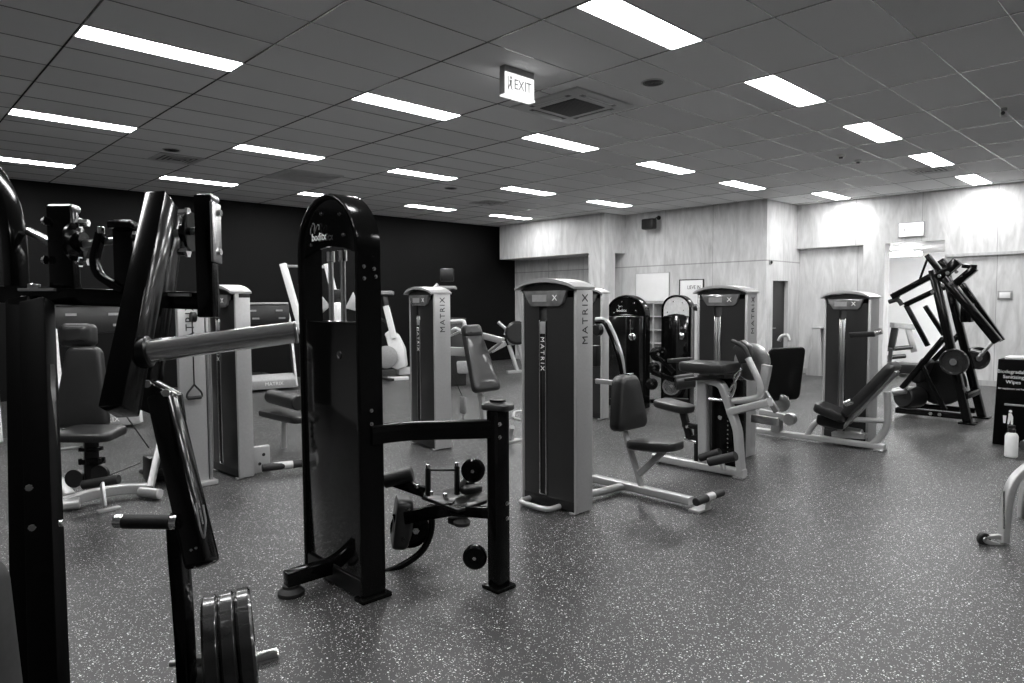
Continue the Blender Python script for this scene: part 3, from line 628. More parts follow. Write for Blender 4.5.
a, b_ = G(848, 416), G(896, 366); obj('back_pad', L_(padm, (a+b_)/2+Z*.02, X, b_-a, .3, .34, (b_-a).length, .09, .06), VINYL, t5)
obj('back_frame', L_(beam, a-Z*.08, b_-Z*.05-Y*.01, .12, .035), STEEL, t5)
obj('rear_leg', L_(tube, [V((xl, G(872, 444).y, .06)), G(886, 432), G(888, 412), G(887, 392)], .034, .12), SILVER, t5)
obj('cross_bar', L_(tube, [G(846, 419), G(888, 421)], .028), SILVER, t5)
obj('under_parts', many(L_(beam, G(833, 434, xl+.1), G(866, 436, xl+.1), .1, .06), L_(cyl, G(846, 431, xl+.1), G(862, 434, xl+.1), .05)), STEEL, t5)
obj('foot_plate', L_(padm, G(785, 374, xl-.1), (1, -.45, 0), (0, -.12, 1), .5, .46, .6, .035, .06, .0), SATIN, t5)
obj('plate_handle', L_(tube, [G(779, 341), G(781, 336), G(788, 335), G(790, 341)], .022, .03), SILVER, t5)
obj('plate_arm', many(L_(beam, G(782, 404), G(770, 392), .06, .09), L_(beam, G(760, 412), G(790, 419), .06, .08)), SILVER, t5)
obj('cam_disc', L_(cyl, G(790, 419)-X*.04, G(790, 419)+X*.04, .07), STEEL, t5)
obj('plate_carriage', L_(hexa, V((xl, G(777, 426).y, .14)), X*.05, Y*.06, Z*.09, .02), STEEL, t5)
obj('chain_wheel', L_(lathe, G(781, 403, xl-.15), X, [(0, .085), (.01, .1), (.02, .085)]), STEEL, t5)
obj('tag_plate', L_(beam, AX(850, 335, 7.28), AX(875, 334, 7.25), .03, .055), DARK, t5)
obj('selector_knob', many(L_(cyl, AX(875, 333, 7.25), AX(882, 331, 7.25), .03), L_(cyl, AX(845, 404, 7.2), AX(852, 401, 7.2), .03)), CHROME, t5)
#@@BLACK
# ================================================================ glossy black arched towers
def emblem(t, P, b, z, h):
    """curled line mark over a short run of script-like letters"""
    s0 = P(-.01, b, z); f = (P(0, 0, 0)-P(0, 1, 0))
    q = lambda u, v: s0+f*u*h+Z*v*h
    obj('emblem', many(L_(tube, [q(-.8, -.1), q(-.7, .5), q(-.2, .9), q(.1, .6), q(-.1, .3), q(.0, -.1)], h*.07, h*.3, 6), L_(tube, [q(.1, .1), q(.4, .6), q(.9, .65), q(.8, .2)], h*.07, h*.3, 6)), CHROME, t)
    text('lettering', 'boditx', LETW, t, q(.7, -.45), f, Z, h*1.0)
def arch_tower(t, N, deg, W, D, top, split=True, plate=GLOSS, mark=True, side_to=0., rods=True):
    s, f = frame_at(deg); N = V((N[0], N[1], 0)); P = lambda a, b, z: N+s*a+f*b+Z*z
    R_ = W/2; rise = R_*.95
    def outline(ins, n=18):
        return [(W/2-(W/2-ins)*math.cos(math.pi*k/n), top-rise+(rise-ins)*math.sin(math.pi*k/n)) for k in range(n+1)]
    zb = side_to
    def band(bm):
        o = [(0, zb)]+outline(0)+[(W, zb)]; i = [(.03, zb)]+outline(.03)+[(W-.03, zb)]; n = len(o)
        A, B, A2, B2 = ([bm.verts.new(P(x, b, z)) for b, z in q] for q, x in ((o, 0), (i, 0), (o, D), (i, D)))
        for k in range(n-1):
            bm.faces.new((A[k], A[k+1], B[k+1], B[k])); bm.faces.new((A2[k], B2[k], B2[k+1], A2[k+1]))
            bm.faces.new((A[k], A2[k], A2[k+1], A[k+1])); bm.faces.new((B[k], B[k+1], B2[k+1], B2[k]))
        for k in (0, n-1): bm.faces.new((A[k], B[k], B2[k], A2[k]))
        bmesh.ops.bevel(bm, geom=[e for e in bm.edges if all(abs((v.co-N).dot(s)) < 1e-4 for v in e.verts)], offset=.012, segments=3, profile=.5, affect='EDGES')
    obj('arch_shell', band, BLACK, t)
    za, zc = top-.33, (top-.68 if split else top-.31)
    def plate_fn(z0c, z1c):
        def g(bm):
            o = [p for p in outline(.032) if p[1] > z0c]
            bot = [(W-.032, z0c), (W*.75, z0c+.035), (W/2, z0c+.05), (W*.25, z0c+.035), (.032, z0c)]
            prism(bm, [P(.02, b, z) for b, z in o+bot], s*.02)
        return g
    up_ = obj('upper_plate', plate_fn(za, top), plate, t)
    obj('plate_bolt', many(*[L_(bolt, P(.02, b, z), -s, .008) for b, z in ((W*.3, top-.12), (W*.6, top-.1), (W*.25, za+.1), (W*.8, za+.07))]), CHROME, up_)
    if mark: emblem(up_, lambda a, b, z: P(a+.01, b, z), W*.66, top-.2, .06)
    obj('lower_panel', L_(hexa, P(.03, W/2, (zc+.12)/2), s*.02, f*(W/2-.034), Z*((zc-.12)/2), .012), GLOSS, t)
    if not split: obj('inner_back', L_(hexa, P(D-.03, W/2, (top-rise+.2)/2), s*.01, f*(W/2-.03), Z*((top-rise-.2)/2), .0), SATIN, t)
    if rods:
        for b in (.4, .6): obj('guide_rod', L_(cyl, P(D*.5, W*b, za-.0), P(D*.5, W*b, zc-.02), .014), STEEL, t)
        obj('rod_collar', many(*[L_(cyl, P(D*.5, W*b, za+.03), P(D*.5, W*b, za-.03), .024) for b in (.4, .6)]), CHROME, t)
    obj('round_badge', L_(lathe, P(.008, W*.32, zc-.18), -s, [(0, .02), (.004, .02), (.004, .014), (.002, .014), (.002, 0)]), CHROME, t)
    obj('lower_frame', L_(hexa, P(D*.5, W/2, .06), s*(D*.45), f*(W/2-.03), Z*.05, .01), SATIN, t)
    return P
# --- black hip machine in the left centre
N = FL(363, 604); tB = thing('hip_machine', 'tall glossy black arched machine in the left foreground with side arm and low platform', 'weight machine', (N.x+.1, N.y+.3, 0))
PB = arch_tower(tB, N, 0, .64, .14, 2.14)
obj('column_foot', L_(hexa, PB(.075, .02, .012), X*.09, Y*.045, Z*.012, .005), BLACK, tB)
obj('upright_bolt', many(*[L_(bolt, PB(a, .0, z), -Y, .008) for a, z in ((.04, 1.74), (.1, 1.73), (.04, 1.68), (.11, 1.69), (.07, 1.0), (.07, .93))]), CHROME, tB)
fe = FL(286, 596, 0); fs = V((N.x+.02, fe.y-.02, .1))
obj('stabiliser_leg', L_(beam, fs, V((fe.x, fe.y, .09)), .07, .08), BLACK, tB)
obj('rubber_foot', L_(lathe, (fe.x+.03, fe.y, 0), Z, [(0, .07), (.02, .07), (.04, .045), (.055, .045)]), RUBBER, tB)
post = FL(499, 588); px0, py0 = post.x, post.y
PO = lambda px, py: PD(px, py, (post-EYE).dot(fwd))
ztop = PO(497, 408).z
obj('post', L_(hexa, (px0, py0, ztop/2), X*.045, Y*.045, Z*ztop/2, .01), BLACK, tB)
obj('post_foot', L_(hexa, (px0, py0, .012), X*.07, Y*.065, Z*.012, .006), BLACK, tB)
obj('post_pad', L_(padm, (px0, py0, ztop+.02), (1, .3, 0), (-.3, 1, 0), .12, .12, .17, .045, .04), VINYL, tB)
obj('post_bolt', many(*[L_(bolt, (px0+.02, py0-.045, z), -Y, .009) for z in (PO(500, 501).z, PO(500, 516).z)], *[L_(bolt, (px0-.03, py0-.045, z), -Y, .009) for z in (ztop-.07, ztop-.14)]), CHROME, tB)
a = PB(.07, .01, 0); a.z = PD(385, 438, 3.5).z; b_ = V((px0, py0, PO(492, 427).z))
obj('side_arm', L_(boxtube, [a, a+V((.2, -.03, -.0)), b_], .05, .1, .15), BLACK, tB)
DB = lambda px, py, d=4.05: PD(px, py, d)
obj('platform', L_(prism, [DB(421, 496, 4.1), DB(463, 484, 4.3), DB(488, 494, 3.95), DB(487, 500, 3.85), DB(458, 510, 3.85)], -Z*.02, .004), SATIN, tB)
obj('platform_beam', many(L_(beam, DB(396, 519, 4.1), DB(455, 508, 3.95), .06, .075), L_(beam, DB(452, 510, 3.95), (px0, py0, PO(492, 512).z), .05, .06), L_(beam, DB(385, 478, 4.1), DB(425, 492, 4.1), .05, .06)), BLACK, tB)
obj('bracket', many(L_(beam, DB(428, 496), DB(428, 468), .02, .035), L_(beam, DB(457, 495), DB(457, 466), .02, .035), L_(beam, DB(428, 470), DB(457, 470), .012, .012)), SATIN, tB)
obj('bracket_bolt', many(*[L_(cyl, DB(x, y), DB(x, y-4), .014) for x, y in ((428, 468), (457, 466), (431, 495), (445, 497), (417, 488))]), CHROME, tB)
for dc in (DB(480, 469, 3.95), DB(482, 555, 3.85)):
    w_ = obj('roller_disc', L_(lathe, dc-X*.03+Y*.02, (-.75, -.65, 0), [(0, .03), (0, .06), (.01, .068), (.035, .068), (.045, .058), (.04, .03), (.045, 0)]), BLACK, tB)
    obj('hub_cap', L_(lathe, dc-X*.03+Y*.02+V((-.75, -.65, 0))*.043, (-.75, -.65, 0), [(0, .012), (.008, .01), (.008, 0)]), CHROME, w_)
obj('disc_arm', many(L_(beam, DB(458, 489), DB(472, 470), .02, .03), L_(beam, DB(472, 470), DB(480, 469, 3.95), .03, .03)), STEEL, tB)
obj('small_pad', L_(padm, DB(468, 485, 4.1), (1, -.3, 0), (.4, 1, .2), .12, .14, .16, .05, .03), VINYL, tB)
obj('hip_pad', L_(padm, DB(402, 521, 4.15), (.5, .85, 0), (.1, -.1, 1), .2, .24, .3, .1, .05), VINYL, tB)
obj('quadrant', many(L_(tube, [DB(378, 575, 4.0), DB(404, 565, 4.05), DB(424, 551, 4.1), DB(433, 528, 4.1), DB(430, 505, 4.1)], .02, .2), L_(lathe, DB(410, 528, 4.2), (-.7, -.7, 0), [(0, .03), (0, .12), (.015, .12), (.015, .03)])), BLACK, tB)
obj('quadrant_pin', many(*[L_(bolt, DB(x, y, 4.05), (-.7, -.7, 0), .015, .012) for x, y in ((408, 511), (416, 531), (403, 538))]), CHROME, tB)
obj('hand_roller', L_(cyl, DB(384, 481, 4.1), DB(413, 474, 4.1), .045), VINYL, tB)
obj('knob', L_(lathe, DB(462, 518, 3.9), -Z, [(0, .03), (.02, .05), (.04, .045), (.05, .0)]), RUBBER, tB)
obj('knob', L_(hexa, DB(458, 520, 4.0), X*.05, Y*.04, Z*.02, .01), RUBBER, tB)
# --- two black arched machines far back
for N, W, D, pl_, lb, mk in ((FL(645, 409), .62, .2, BLACK, 'black arched machine in the background left of the shelf', True), (FL(690, 407), .45, .2, mat('painted_reflection', .85, .15, .2, .8, noise=.1), 'black arched machine with a pale reflection painted on its top in the background, beside the right centre tower', False)):  # second machine's pale plate colour stands in for a reflection on its top
    dg = 15; s, f = frame_at(dg)
    t = thing('arched_machine', lb, 'weight machine', (N.x+.1, N.y+.3, 0))
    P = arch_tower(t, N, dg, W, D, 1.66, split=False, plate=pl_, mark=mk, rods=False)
    obj('pulley', L_(lathe, P(-.02, W*.3, 1.05), -s, [(0, .05), (.02, .055), (.03, .03), (.035, 0)]), CHROME, t)
    obj('handle_strap', L_(tube, [P(-.02, W*.36, 1.08), P(-.02, W*.36, 1.3)], .008), CHROME, t)
    obj('base_rail', L_(beam, P(-.05, W*.5, .05), P(-.5, W*.2, .05), .06, .06), BLACK, t)
def far_attachment():
    D_ = 9.2; q = lambda px, py, d=D_: PD(px, py, d)
    b = FL(672, 402); t = thing('hip_roller_stand', 'black machine arm with round rollers between the two far arched machines', 'weight machine', (b.x, b.y, 0))
    z0 = q(674, 400); obj('post', L_(beam, V((b.x, b.y, 0)), V((b.x, b.y, q(674, 372).z)), .08, .08), BLACK, t)
    obj('base', L_(beam, FL(650, 401, .03), FL(690, 400, .03), .07, .06), BLACK, t)
    for px, py, r in ((658, 354, .1), (654, 368, .08), (652, 384, .08), (671, 386, .12), (662, 352, .06)):
        w_ = obj('roller_disc', L_(lathe, q(px, py), fwd*-1, [(-.05, r*.5), (-.04, r), (0, r), (.01, r*.8), (.01, 0)]), BLACK, t)
        obj('hub_cap', L_(lathe, q(px, py)-fwd*.01, fwd*-1, [(0, r*.25), (.01, r*.2), (.01, 0)]), CHROME, w_)
    obj('arm', many(L_(beam, q(652, 372), q(674, 380), .06, .07), L_(beam, q(656, 356), q(674, 372), .05, .06)), BLACK, t)
    obj('roller_pad', L_(cyl, q(675, 383), q(694, 380), .1), VINYL, t); obj('arm_pad', L_(beam, q(668, 361), q(690, 359), .1, .05), VINYL, t)
    obj('rim', L_(lathe, q(671, 386)-fwd*.012, -fwd, [(0, .12), (.004, .12), (.004, .1), (0, .1)]), CHROME, t)
far_attachment()
#@@FAR
# ================================================================ black plate-loaded machine by the right wall
def rowmc():
    foot = FL(968, 424); xa = foot.x; xc = FL(982, 418).x
    t = thing('plate_loaded_machine', 'black plate-loaded machine with crossed angled beams near the right wall', 'weight machine', (xa+.3, foot.y+.5, 0))
    A = lambda px, py: AX(px, py, xa); Cc = lambda px, py: AX(px, py, xc)
    bm_ = lambda a, b, w_=.1, h_=.12: L_(beam, a, b, w_*.9, h_*.92, (1, 0, 0))
    obj('upright', bm_(A(968, 423), A(933, 270)), BLACK, t); obj('upright', bm_(Cc(982, 417), Cc(946, 272)), BLACK, t)
    for p in (foot, FL(982, 418)): obj('foot', L_(hexa, p+Z*.012, X*.1, Y*.09, Z*.012, .005), BLACK, t)
    obj('base_rail', bm_(V((xa, A(896, 412).y, .09)), V((xa, A(968, 417).y, .09)), .08, .1), BLACK, t)
    obj('base_rail', bm_(V((xc, Cc(912, 404).y, .09)), V((xc, Cc(975, 410).y, .09)), .08, .09), BLACK, t)
    obj('cross_rail', L_(beam, V((xa, A(900, 412).y, .09)), V((xc, A(900, 412).y, .09)), .08, .08), BLACK, t)
    obj('cross_rail', L_(beam, V((xa, foot.y+.05, .35)), V((xc, foot.y+.05, .35)), .08, .08), BLACK, t)
    obj('diagonal', bm_(A(902, 388), A(944, 338), .07, .1), BLACK, t); obj('diagonal', bm_(Cc(926, 368), Cc(960, 334), .07, .1), BLACK, t)
    obj('front_strut', bm_(A(906, 305), A(928, 346), .06, .07), BLACK, t); obj('front_strut', bm_(Cc(925, 306), Cc(944, 335), .06, .07), BLACK, t)
    obj('lower_strut', bm_(A(922, 366), A(945, 410), .06, .06), BLACK, t)
    obj('swing_arm', bm_(A(892, 297), A(939, 272), .08, .1), BLACK, t)
    obj('swing_arm', bm_(A(905, 305), A(941, 288), .07, .08), BLACK, t)
    obj('grip', many(L_(tube, [A(889, 302), A(898, 299), A(902, 305)], .03), L_(tube, [A(892, 294), A(899, 298)], .025)), RUBBER, t)
    obj('upper_link', bm_(Cc(938, 290), Cc(952, 286), .06, .06), BLACK, t)
    obj('weight_horn', many(bm_(A(927, 255), A(941, 273), .07, .07), bm_(A(928, 257), A(920, 279), .03, .03)), BLACK, t)
    obj('weight_horn', bm_(Cc(941, 260), Cc(950, 272), .09, .12), BLACK, t)
    obj('horn_plate', many(bm_(A(958, 261), A(938, 279), .12, .15), bm_(Cc(975, 268), Cc(952, 287), .1, .13), bm_(Cc(962, 266), Cc(977, 267), .06, .06)), BLACK, t)
    lv = obj('lever', bm_(A(943, 276), A(998, 342), .1, .15), BLACK, t); obj('lever', bm_(Cc(962, 284), Cc(1002, 341), .08, .09), BLACK, t)
    obj('lever_mark', many(L_(tube, [A(977, 315)-X*.055, A(980, 318)-X*.055, A(979, 321)-X*.055, A(984, 322)-X*.055], .012, .02, 6), L_(tube, [A(981, 324)-X*.055, A(985, 329)-X*.055], .008, .02, 6)), LETW, lv)
    obj('pivot_bolt', many(*[L_(bolt, A(x, y)-X*.065, -X, .018, .02) for x, y in ((941, 276), (949, 273), (958, 272), (934, 292), (944, 285), (952, 283), (932, 413), (941, 414), (966, 388))]), CHROME, t)
    obj('link_rod', many(L_(tube, [A(979, 357), A(990, 345), A(993, 342)], .022), L_(tube, [A(971, 350), A(983, 353)], .022)), STEEL, t)
    obj('stop_block', L_(hexa, A(963, 313)+X*.2, X*.08, Y*.06, Z*.12, .01), BLACK, t)
    obj('seat_pad', L_(padm, A(917, 372)+X*.25, X, A(921, 362)-A(908, 388), .3, .34, .34, .12, .06), VINYL, t)
    obj('chest_roller', L_(cyl, A(900, 398)+X*.1, A(908, 400)+X*.45, .14), VINYL, t)
    obj('chrome_sleeve', L_(cyl, A(893, 392), A(906, 390), .05), STEEL, t)
    for q, r in ((A(930, 386)+X*.45, .3),): obj('guard_disc', L_(lathe, q, X, [(0, .1), (0, r-.02), (.02, r), (.06, r), (.08, r-.02), (.08, .1)]), SATIN, t)
    return xa, xc
xa, xc = rowmc()
def weight_plate(c, axis, r, label, th=.04, group=None, holes=True):
    c = V(c); ax = V(axis).normalized()
    t = thing('weight_plate', label, 'weight plate', c, group)
    obj('disc', L_(lathe, c-ax*th/2, ax, [(0, .027), (0, r*.28), (th*.22, r*.32), (th*.22, r*.82), (0, r*.86), (0, r-.006), (.006, r), (th-.006, r), (th, r-.006), (th, r*.86), (th*.78, r*.82), (th*.78, r*.32), (th, r*.28), (th, .027), (0, .027)], 48), IRON, t)
    obj('hub_ring', L_(lathe, c-ax*(th/2+.001), ax, [(0, .027), (0, .04), (th+.002, .04), (th+.002, .027), (0, .027)], 32), STEEL, t)
    return t
weight_plate(AX(954, 362, xa-.14), (1, -.12, 0), .165, 'round black weight plate facing the room, on the near horn of the crossed-beam machine', .06)
weight_plate(AX(977, 358, xc+.1), (1, .9, 0), .15, 'black weight plate seen at an angle on the far horn of the crossed-beam machine', .1)
# ---------------------------------------------------------------- wipes dispenser and bottle
def wipes():
    a = FL(992, 444); x0 = a.x; wd = .34; dp = .3; zt = AX(998, 359, x0).z
    y1, y0 = a.y, a.y-wd
    t = thing('wipes_dispenser', 'black rectangular wipes dispenser bin with white lettering at the right edge', 'dispenser', (x0+dp/2, (y0+y1)/2, 0))
    b = obj('cabinet', L_(prism, [(x0, y1, 0), (x0+dp, y1, 0), (x0+dp, y1-.03, zt), (x0, y1-.03, zt)], -Y*wd, .006), MATTE, t)
    obj('top_lid', L_(box, (x0+.03, y0+.03, zt), (x0+dp-.03, y1-.08, zt+.03), .01), WHITE, t)
    yc = y1-.17
    for k, s in enumerate(('Biodegradable', 'Sanitising', 'Wipes')): text('lettering', s, LETW, b, (x0-.004, yc, zt-.13-k*.055), -Y, Z, .05)
    text('small_lettering', 'for equipment and hands', LETW, b, (x0-.004, yc, zt-.31), -Y, Z, .026)
    obj('chute_edge', L_(box, (x0-.012, y0+.02, zt-.49), (x0+.01, y1-.1, zt-.47), .004), STEEL, t)
    def man(bm):
        c = V((x0-.004, yc+.02, zt-.63)); q = lambda u, v: c+V((0, -u, v))
        prism(bm, [q(-.01, .06), q(.015, .06), q(.03, .02), q(.03, -.06), q(.012, -.06), q(.008, -.01), q(-.004, -.06), q(-.02, -.06), q(-.015, .0)], (-.003, 0, 0)); prism(bm, [q(-.06, .03), q(-.03, .03), q(-.035, -.05), q(-.055, -.05)], (-.003, 0, 0)); cyl(bm, q(.005, .08), q(.005, .08)-X*.003, .015, 12)
    obj('bin_pictogram', man, LETW, b)
wipes()
def bottle():
    p = FL(1011, 457); t = thing('spray_bottle', 'white plastic bottle with dark trigger top on the floor before the dispenser', 'bottle', p)
    zt = PD(1011, 432, (p-EYE).dot(fwd)).z
    obj('body', L_(lathe, p, Z, [(0, .048), (.01, .056), (zt*.85, .056), (zt*.95, .045), (zt, .028)]), WHITE, t)
    obj('cap', L_(lathe, p+Z*zt, Z, [(0, .032), (.03, .032), (.04, .02), (.06, .018)]), DARK, t)
    obj('trigger', many(L_(beam, p+Z*(zt+.055)-RT*.04, p+Z*(zt+.055)+RT*.03, .03, .03), L_(beam, p+Z*(zt+.05)-RT*.035, p+Z*(zt+.0)-RT*.045, .012, .01)), DARK, t)
bottle()
def bench_piece():
    d_ = 4.4; q = lambda px, py, d=d_: PD(px, py, d)
    b = FL(1005, 545); t = thing('bench_frame', 'silver curved bench leg with small wheel at the right edge of the floor', 'bench', (b.x, b.y, 0))
    obj('leg', L_(boxtube, [q(1003, 542), q(1007, 500), q(1013, 480), q(1034, 462), q(1060, 455)], .05, .06, .12, up=tuple(fwd)), SILVER, t)
    obj('foot_bar', L_(boxtube, [q(984, 540), q(996, 545), q(1012, 547)], .05, .03), SILVER, t)
    obj('wheel_arm', L_(boxtube, [q(986, 537), q(1003, 536)], .03, .025), SILVER, t)
    w_ = obj('wheel', L_(lathe, q(984, 539)+fwd*.02, -fwd, [(0, .02), (0, .035), (.006, .04), (.028, .04), (.034, .035), (.034, .02)]), RUBBER, t); obj('hub', L_(lathe, q(984, 539)-fwd*.016, -fwd, [(0, .018), (.006, .015), (.006, 0)]), STEEL, w_)
    obj('slot_plate', L_(hexa, q(1004, 510, 4.34), RT*.006, UP*.12, fwd*.004, .003), CHROME, t)
    obj('leg', L_(boxtube, [q(1030, 465, 4.9), q(1023, 500, 4.9), q(1022, 522, 4.95)], .05, .05, up=tuple(fwd)), SILVER, t)
    obj('seat_pad', L_(hexa, q(1070, 448, 4.6), RT*.25, UP*.04, fwd*.14, .03), VINYL, t)
bench_piece()
# ================================================================ cardio machines along the dark wall
def treadmill(loc, rz, label, scale=1.):
    L0 = V(loc); s, f = frame_at(rz); P = lambda a, b, z: L0+s*a+f*b+Z*z     # a = across, b = along the belt
    t = thing('treadmill', label, 'treadmill', L0, 'treadmills and steppers by the dark wall')
    obj('deck', L_(hexa, P(0, .9, .12), s*.36, f*.85, Z*.06, .02), DARK, t); obj('belt', L_(hexa, P(0, .95, .185), s*.25, f*.78, Z*.006), RUBBER, t)
    obj('motor_hood', L_(prism, [P(-.4, -.02, .04), P(-.4, .35, .04), P(-.4, .35, .26), P(-.4, .12, .3), P(-.4, -.02, .2)], s*.8, .02), GREY, t)
    for q in (-1, 1):
        obj('upright', L_(boxtube, [P(q*.42, .05, .05), P(q*.42, .35, 1.25), P(q*.4, .4, 1.4)], .05, .09), STEEL, t)
        obj('handrail', L_(tube, [P(q*.4, .35, 1.12), P(q*.4, .9, 1.0)], .022), DARK, t)
    c = obj('console', L_(prism, [P(-.42, .3, 1.2), P(-.42, .34, 1.55), P(-.42, .4, 1.56), P(-.42, .5, 1.22)], s*.84, .02), DARK, t)
    obj('console_top', L_(hexa, P(0, .36, 1.57), s*.4, f*.05, Z*.018, .01), SILVER, c)
    obj('console_detail', many(*[L_(hexa, P(x, .297, z), s*.06, f*.004, Z*.016) for x, z in ((-.25, 1.44), (.22, 1.44), (-.2, 1.3), (.27, 1.3))]), GREY, c)
    text('hood_lettering', 'MATRIX', LETW, t, P(0, -.03, .13), s, Z, .09) 
    return t
treadmill((.75, 9.3, 0), 0, 'treadmill at the far left seen between the foreground uprights')
treadmill((2.25, 9.6, 0), 0, 'treadmill behind the grey bench seat near the left')
treadmill(FL(274, 391), -8, 'treadmill with pale motor cover beside the black arched machine')
def crosstrainer():
    b = FL(330, 396); t = thing('cross_trainer', 'pale cross trainer seen through and beside the black arched machine', 'cross trainer', (b.x, b.y, 0)); d_ = 10.2
    q = lambda px, py, d=d_: PD(px, py, d)
    obj('rail', L_(boxtube, [q(283, 264), q(302, 330), q(320, 392)], .09, .11, up=tuple(fwd)), WHITE, t); obj('rail', L_(boxtube, [q(327, 264, 10.8), q(343, 330, 10.8), q(350, 372, 10.8)], .09, .11, up=tuple(fwd)), WHITE, t)
    obj('top_bar', L_(beam, q(285, 266), q(327, 267, 10.8), .03, .04), STEEL, t)
    obj('handle_wing', L_(prism, [q(318, 292, 10.5), q(330, 306, 10.5), q(318, 316, 10.5)], fwd*.05, .005), SILVER, t); obj('handle_wing', L_(prism, [q(345, 308, 10.5), q(353, 292, 10.5), q(360, 312, 10.5)], fwd*.05, .005), SILVER, t)
    obj('body', L_(padm, q(338, 322, 10.5), RT, Z, .14, .3, .6, .25, .06), WHITE, t); obj('base', L_(beam, V((b.x-.3, b.y+.2, .06)), V((b.x+.5, b.y-.3, .06)), .4, .12), DARK, t)
    obj('screen', L_(hexa, q(337, 296, 10.6), RT*.1, fwd*.03, Z*.1, .01), DARK, t)
crosstrainer()
def bike():
    d_ = 12.0; q = lambda px, py, d=d_: PD(px, py, d); b = FL(394, 377)
    d_ = (b-EYE).dot(fwd); q = lambda px, py: PD(px, py, d_)
    t = thing('exercise_bike', 'pale upright exercise bike by the dark wall left of the left centre tower', 'exercise bike', (b.x, b.y, 0))
    obj('stem', L_(boxtube, [q(386, 306), q(394, 338)], .12, .16, up=tuple(fwd)), WHITE, t)
    obj('flywheel_cover', L_(prism, [q(384, 334), q(389, 330), q(397, 334), q(404, 348), q(406, 366), q(398, 370), q(388, 366), q(391, 350)], fwd*.3, .03), WHITE, t)
    obj('crank_cover', L_(lathe, q(387, 357), -fwd, [(0, .05), (0, .22), (.03, .24), (.08, .24), (.1, .2), (.1, 0)]), GREY, t)
    obj('console', L_(hexa, q(384, 293), RT*.2, fwd*.12, Z*.04, .02), GREY, t); obj('console_mount', L_(beam, q(384, 296), q(386, 308), .12, .1), DARK, t)
    obj('base', many(L_(beam, FL(388, 379, .04), FL(408, 378, .04), .12, .07), L_(beam, FL(398, 371, .1), FL(420, 370, .1), .2, .15)), WHITE, t); obj('pedal', L_(beam, FL(378, 377, .06), FL(392, 380, .06), .1, .05), DARK, t)
    obj('seat', L_(padm, q(374, 330), RT, fwd, .2, .3, .3, .1, .08), VINYL, t); obj('seat_post', L_(cyl, q(374, 332), FL(378, 376, .05), .04), DARK, t)
    obj('handlebar', L_(tube, [q(376, 326), q(380, 318), q(386, 322), q(390, 330)], .025), DARK, t)
bike()
def ell():
    b = FL(446, 385); d_ = (b-EYE).dot(fwd); q = lambda px, py: PD(px, py, d_)
    t = thing('stepper_machine', 'dark console of a stepper standing behind the left centre tower', 'stepper', (b.x, b.y, 0))
    obj('screen', L_(hexa, q(447, 275), RT*.13, fwd*.05, Z*.12, .02), DARK, t); obj('screen_post', L_(beam, q(444, 286), q(446, 320), .1, .1), DARK, t)
    obj('tray', L_(hexa, q(446, 288), RT*.2, fwd*.15, Z*.03, .02), GREY, t); obj('body', L_(beam, q(446, 318), V((b.x, b.y, 0)), .5, .6), DARK, t); obj('grip', L_(tube, [q(432, 290), q(438, 284)], .03), SILVER, t)
    obj('lower_cover', L_(hexa, q(459, 367), RT*.3, fwd*.2, Z*.12, .03), GREY, t)
ell()
def farbike():
    b = FL(516, 372); d_ = (b-EYE).dot(fwd)-1; q = lambda px, py, d=None: PD(px, py, d or d_)
    t = thing('rowing_bike', 'silver framed cardio bike with dark fan behind and left of the centre tower', 'exercise bike', (b.x, b.y, 0))
    obj('fan_housing', L_(lathe, q(517, 333), -fwd, [(0, .1), (0, .22), (.05, .25), (.15, .25), (.2, .2), (.2, 0)]), DARK, t)
    obj('leg', L_(tube, [q(509, 345), q(517, 370)], .045), SILVER, t); obj('leg', L_(tube, [q(518, 345), q(524, 366)], .04), SILVER, t)
    obj('lever', L_(tube, [q(498, 322), q(507, 330), q(505, 335)], .035), SILVER, t); obj('lever', L_(beam, q(491, 351), q(506, 343), .08, .1), SILVER, t)
    obj('handlebar', L_(tube, [q(508, 338), q(510, 344), q(517, 343), q(520, 336)], .035), SILVER, t); obj('foot', L_(beam, FL(507, 372, .03), FL(522, 371, .03), .1, .06), SILVER, t)
farbike()
def farbench():
    b = FL(890, 384); t = thing('treadmill', 'treadmill in the bright room beyond the opening on the right', 'treadmill', (15.9, 4.6, 0)); 
    q = lambda px, py, d=15.8: PD(px, py, d)
    obj('deck', L_(beam, V((15.6, 5.2, .15)), V((16.4, 3.6, .15)), .6, .18), DARK, t)
    obj('console', L_(beam, q(892, 325), q(913, 327), .2, .12), GREY, t)
    obj('upright', L_(beam, q(895, 328), q(891, 350), .08, .14), DARK, t); obj('upright', L_(beam, q(908, 328), q(914, 352), .08, .12), STEEL, t); obj('upright', L_(beam, V((15.7, 4.9, 0)), q(891, 350), .08, .1), DARK, t)
    obj('handrail', many(L_(tube, [q(880, 350), q(912, 347)], .05), L_(tube, [q(880, 358), q(905, 356)], .05)), DARK, t)
    obj('side_cover', L_(beam, q(880, 370, 15.2), q(908, 366, 15.2), .4, .18), GREY, t)
farbench()
def fanm():
    q = lambda px, py, d=14.3: PD(px, py, d); b = q(883, 345)
    t = thing('wall_rack', 'small dark wire rack seen just behind the right tower edge', 'rack', (b.x, b.y, q(883, 330).z))
    obj('wire', many(L_(tube, [q(878, 303), q(886, 312), q(888, 322), q(880, 326)], .02), L_(tube, [q(878, 312), q(887, 316)], .015), L_(tube, [q(878, 320), q(887, 319)], .015)), DARK, t)
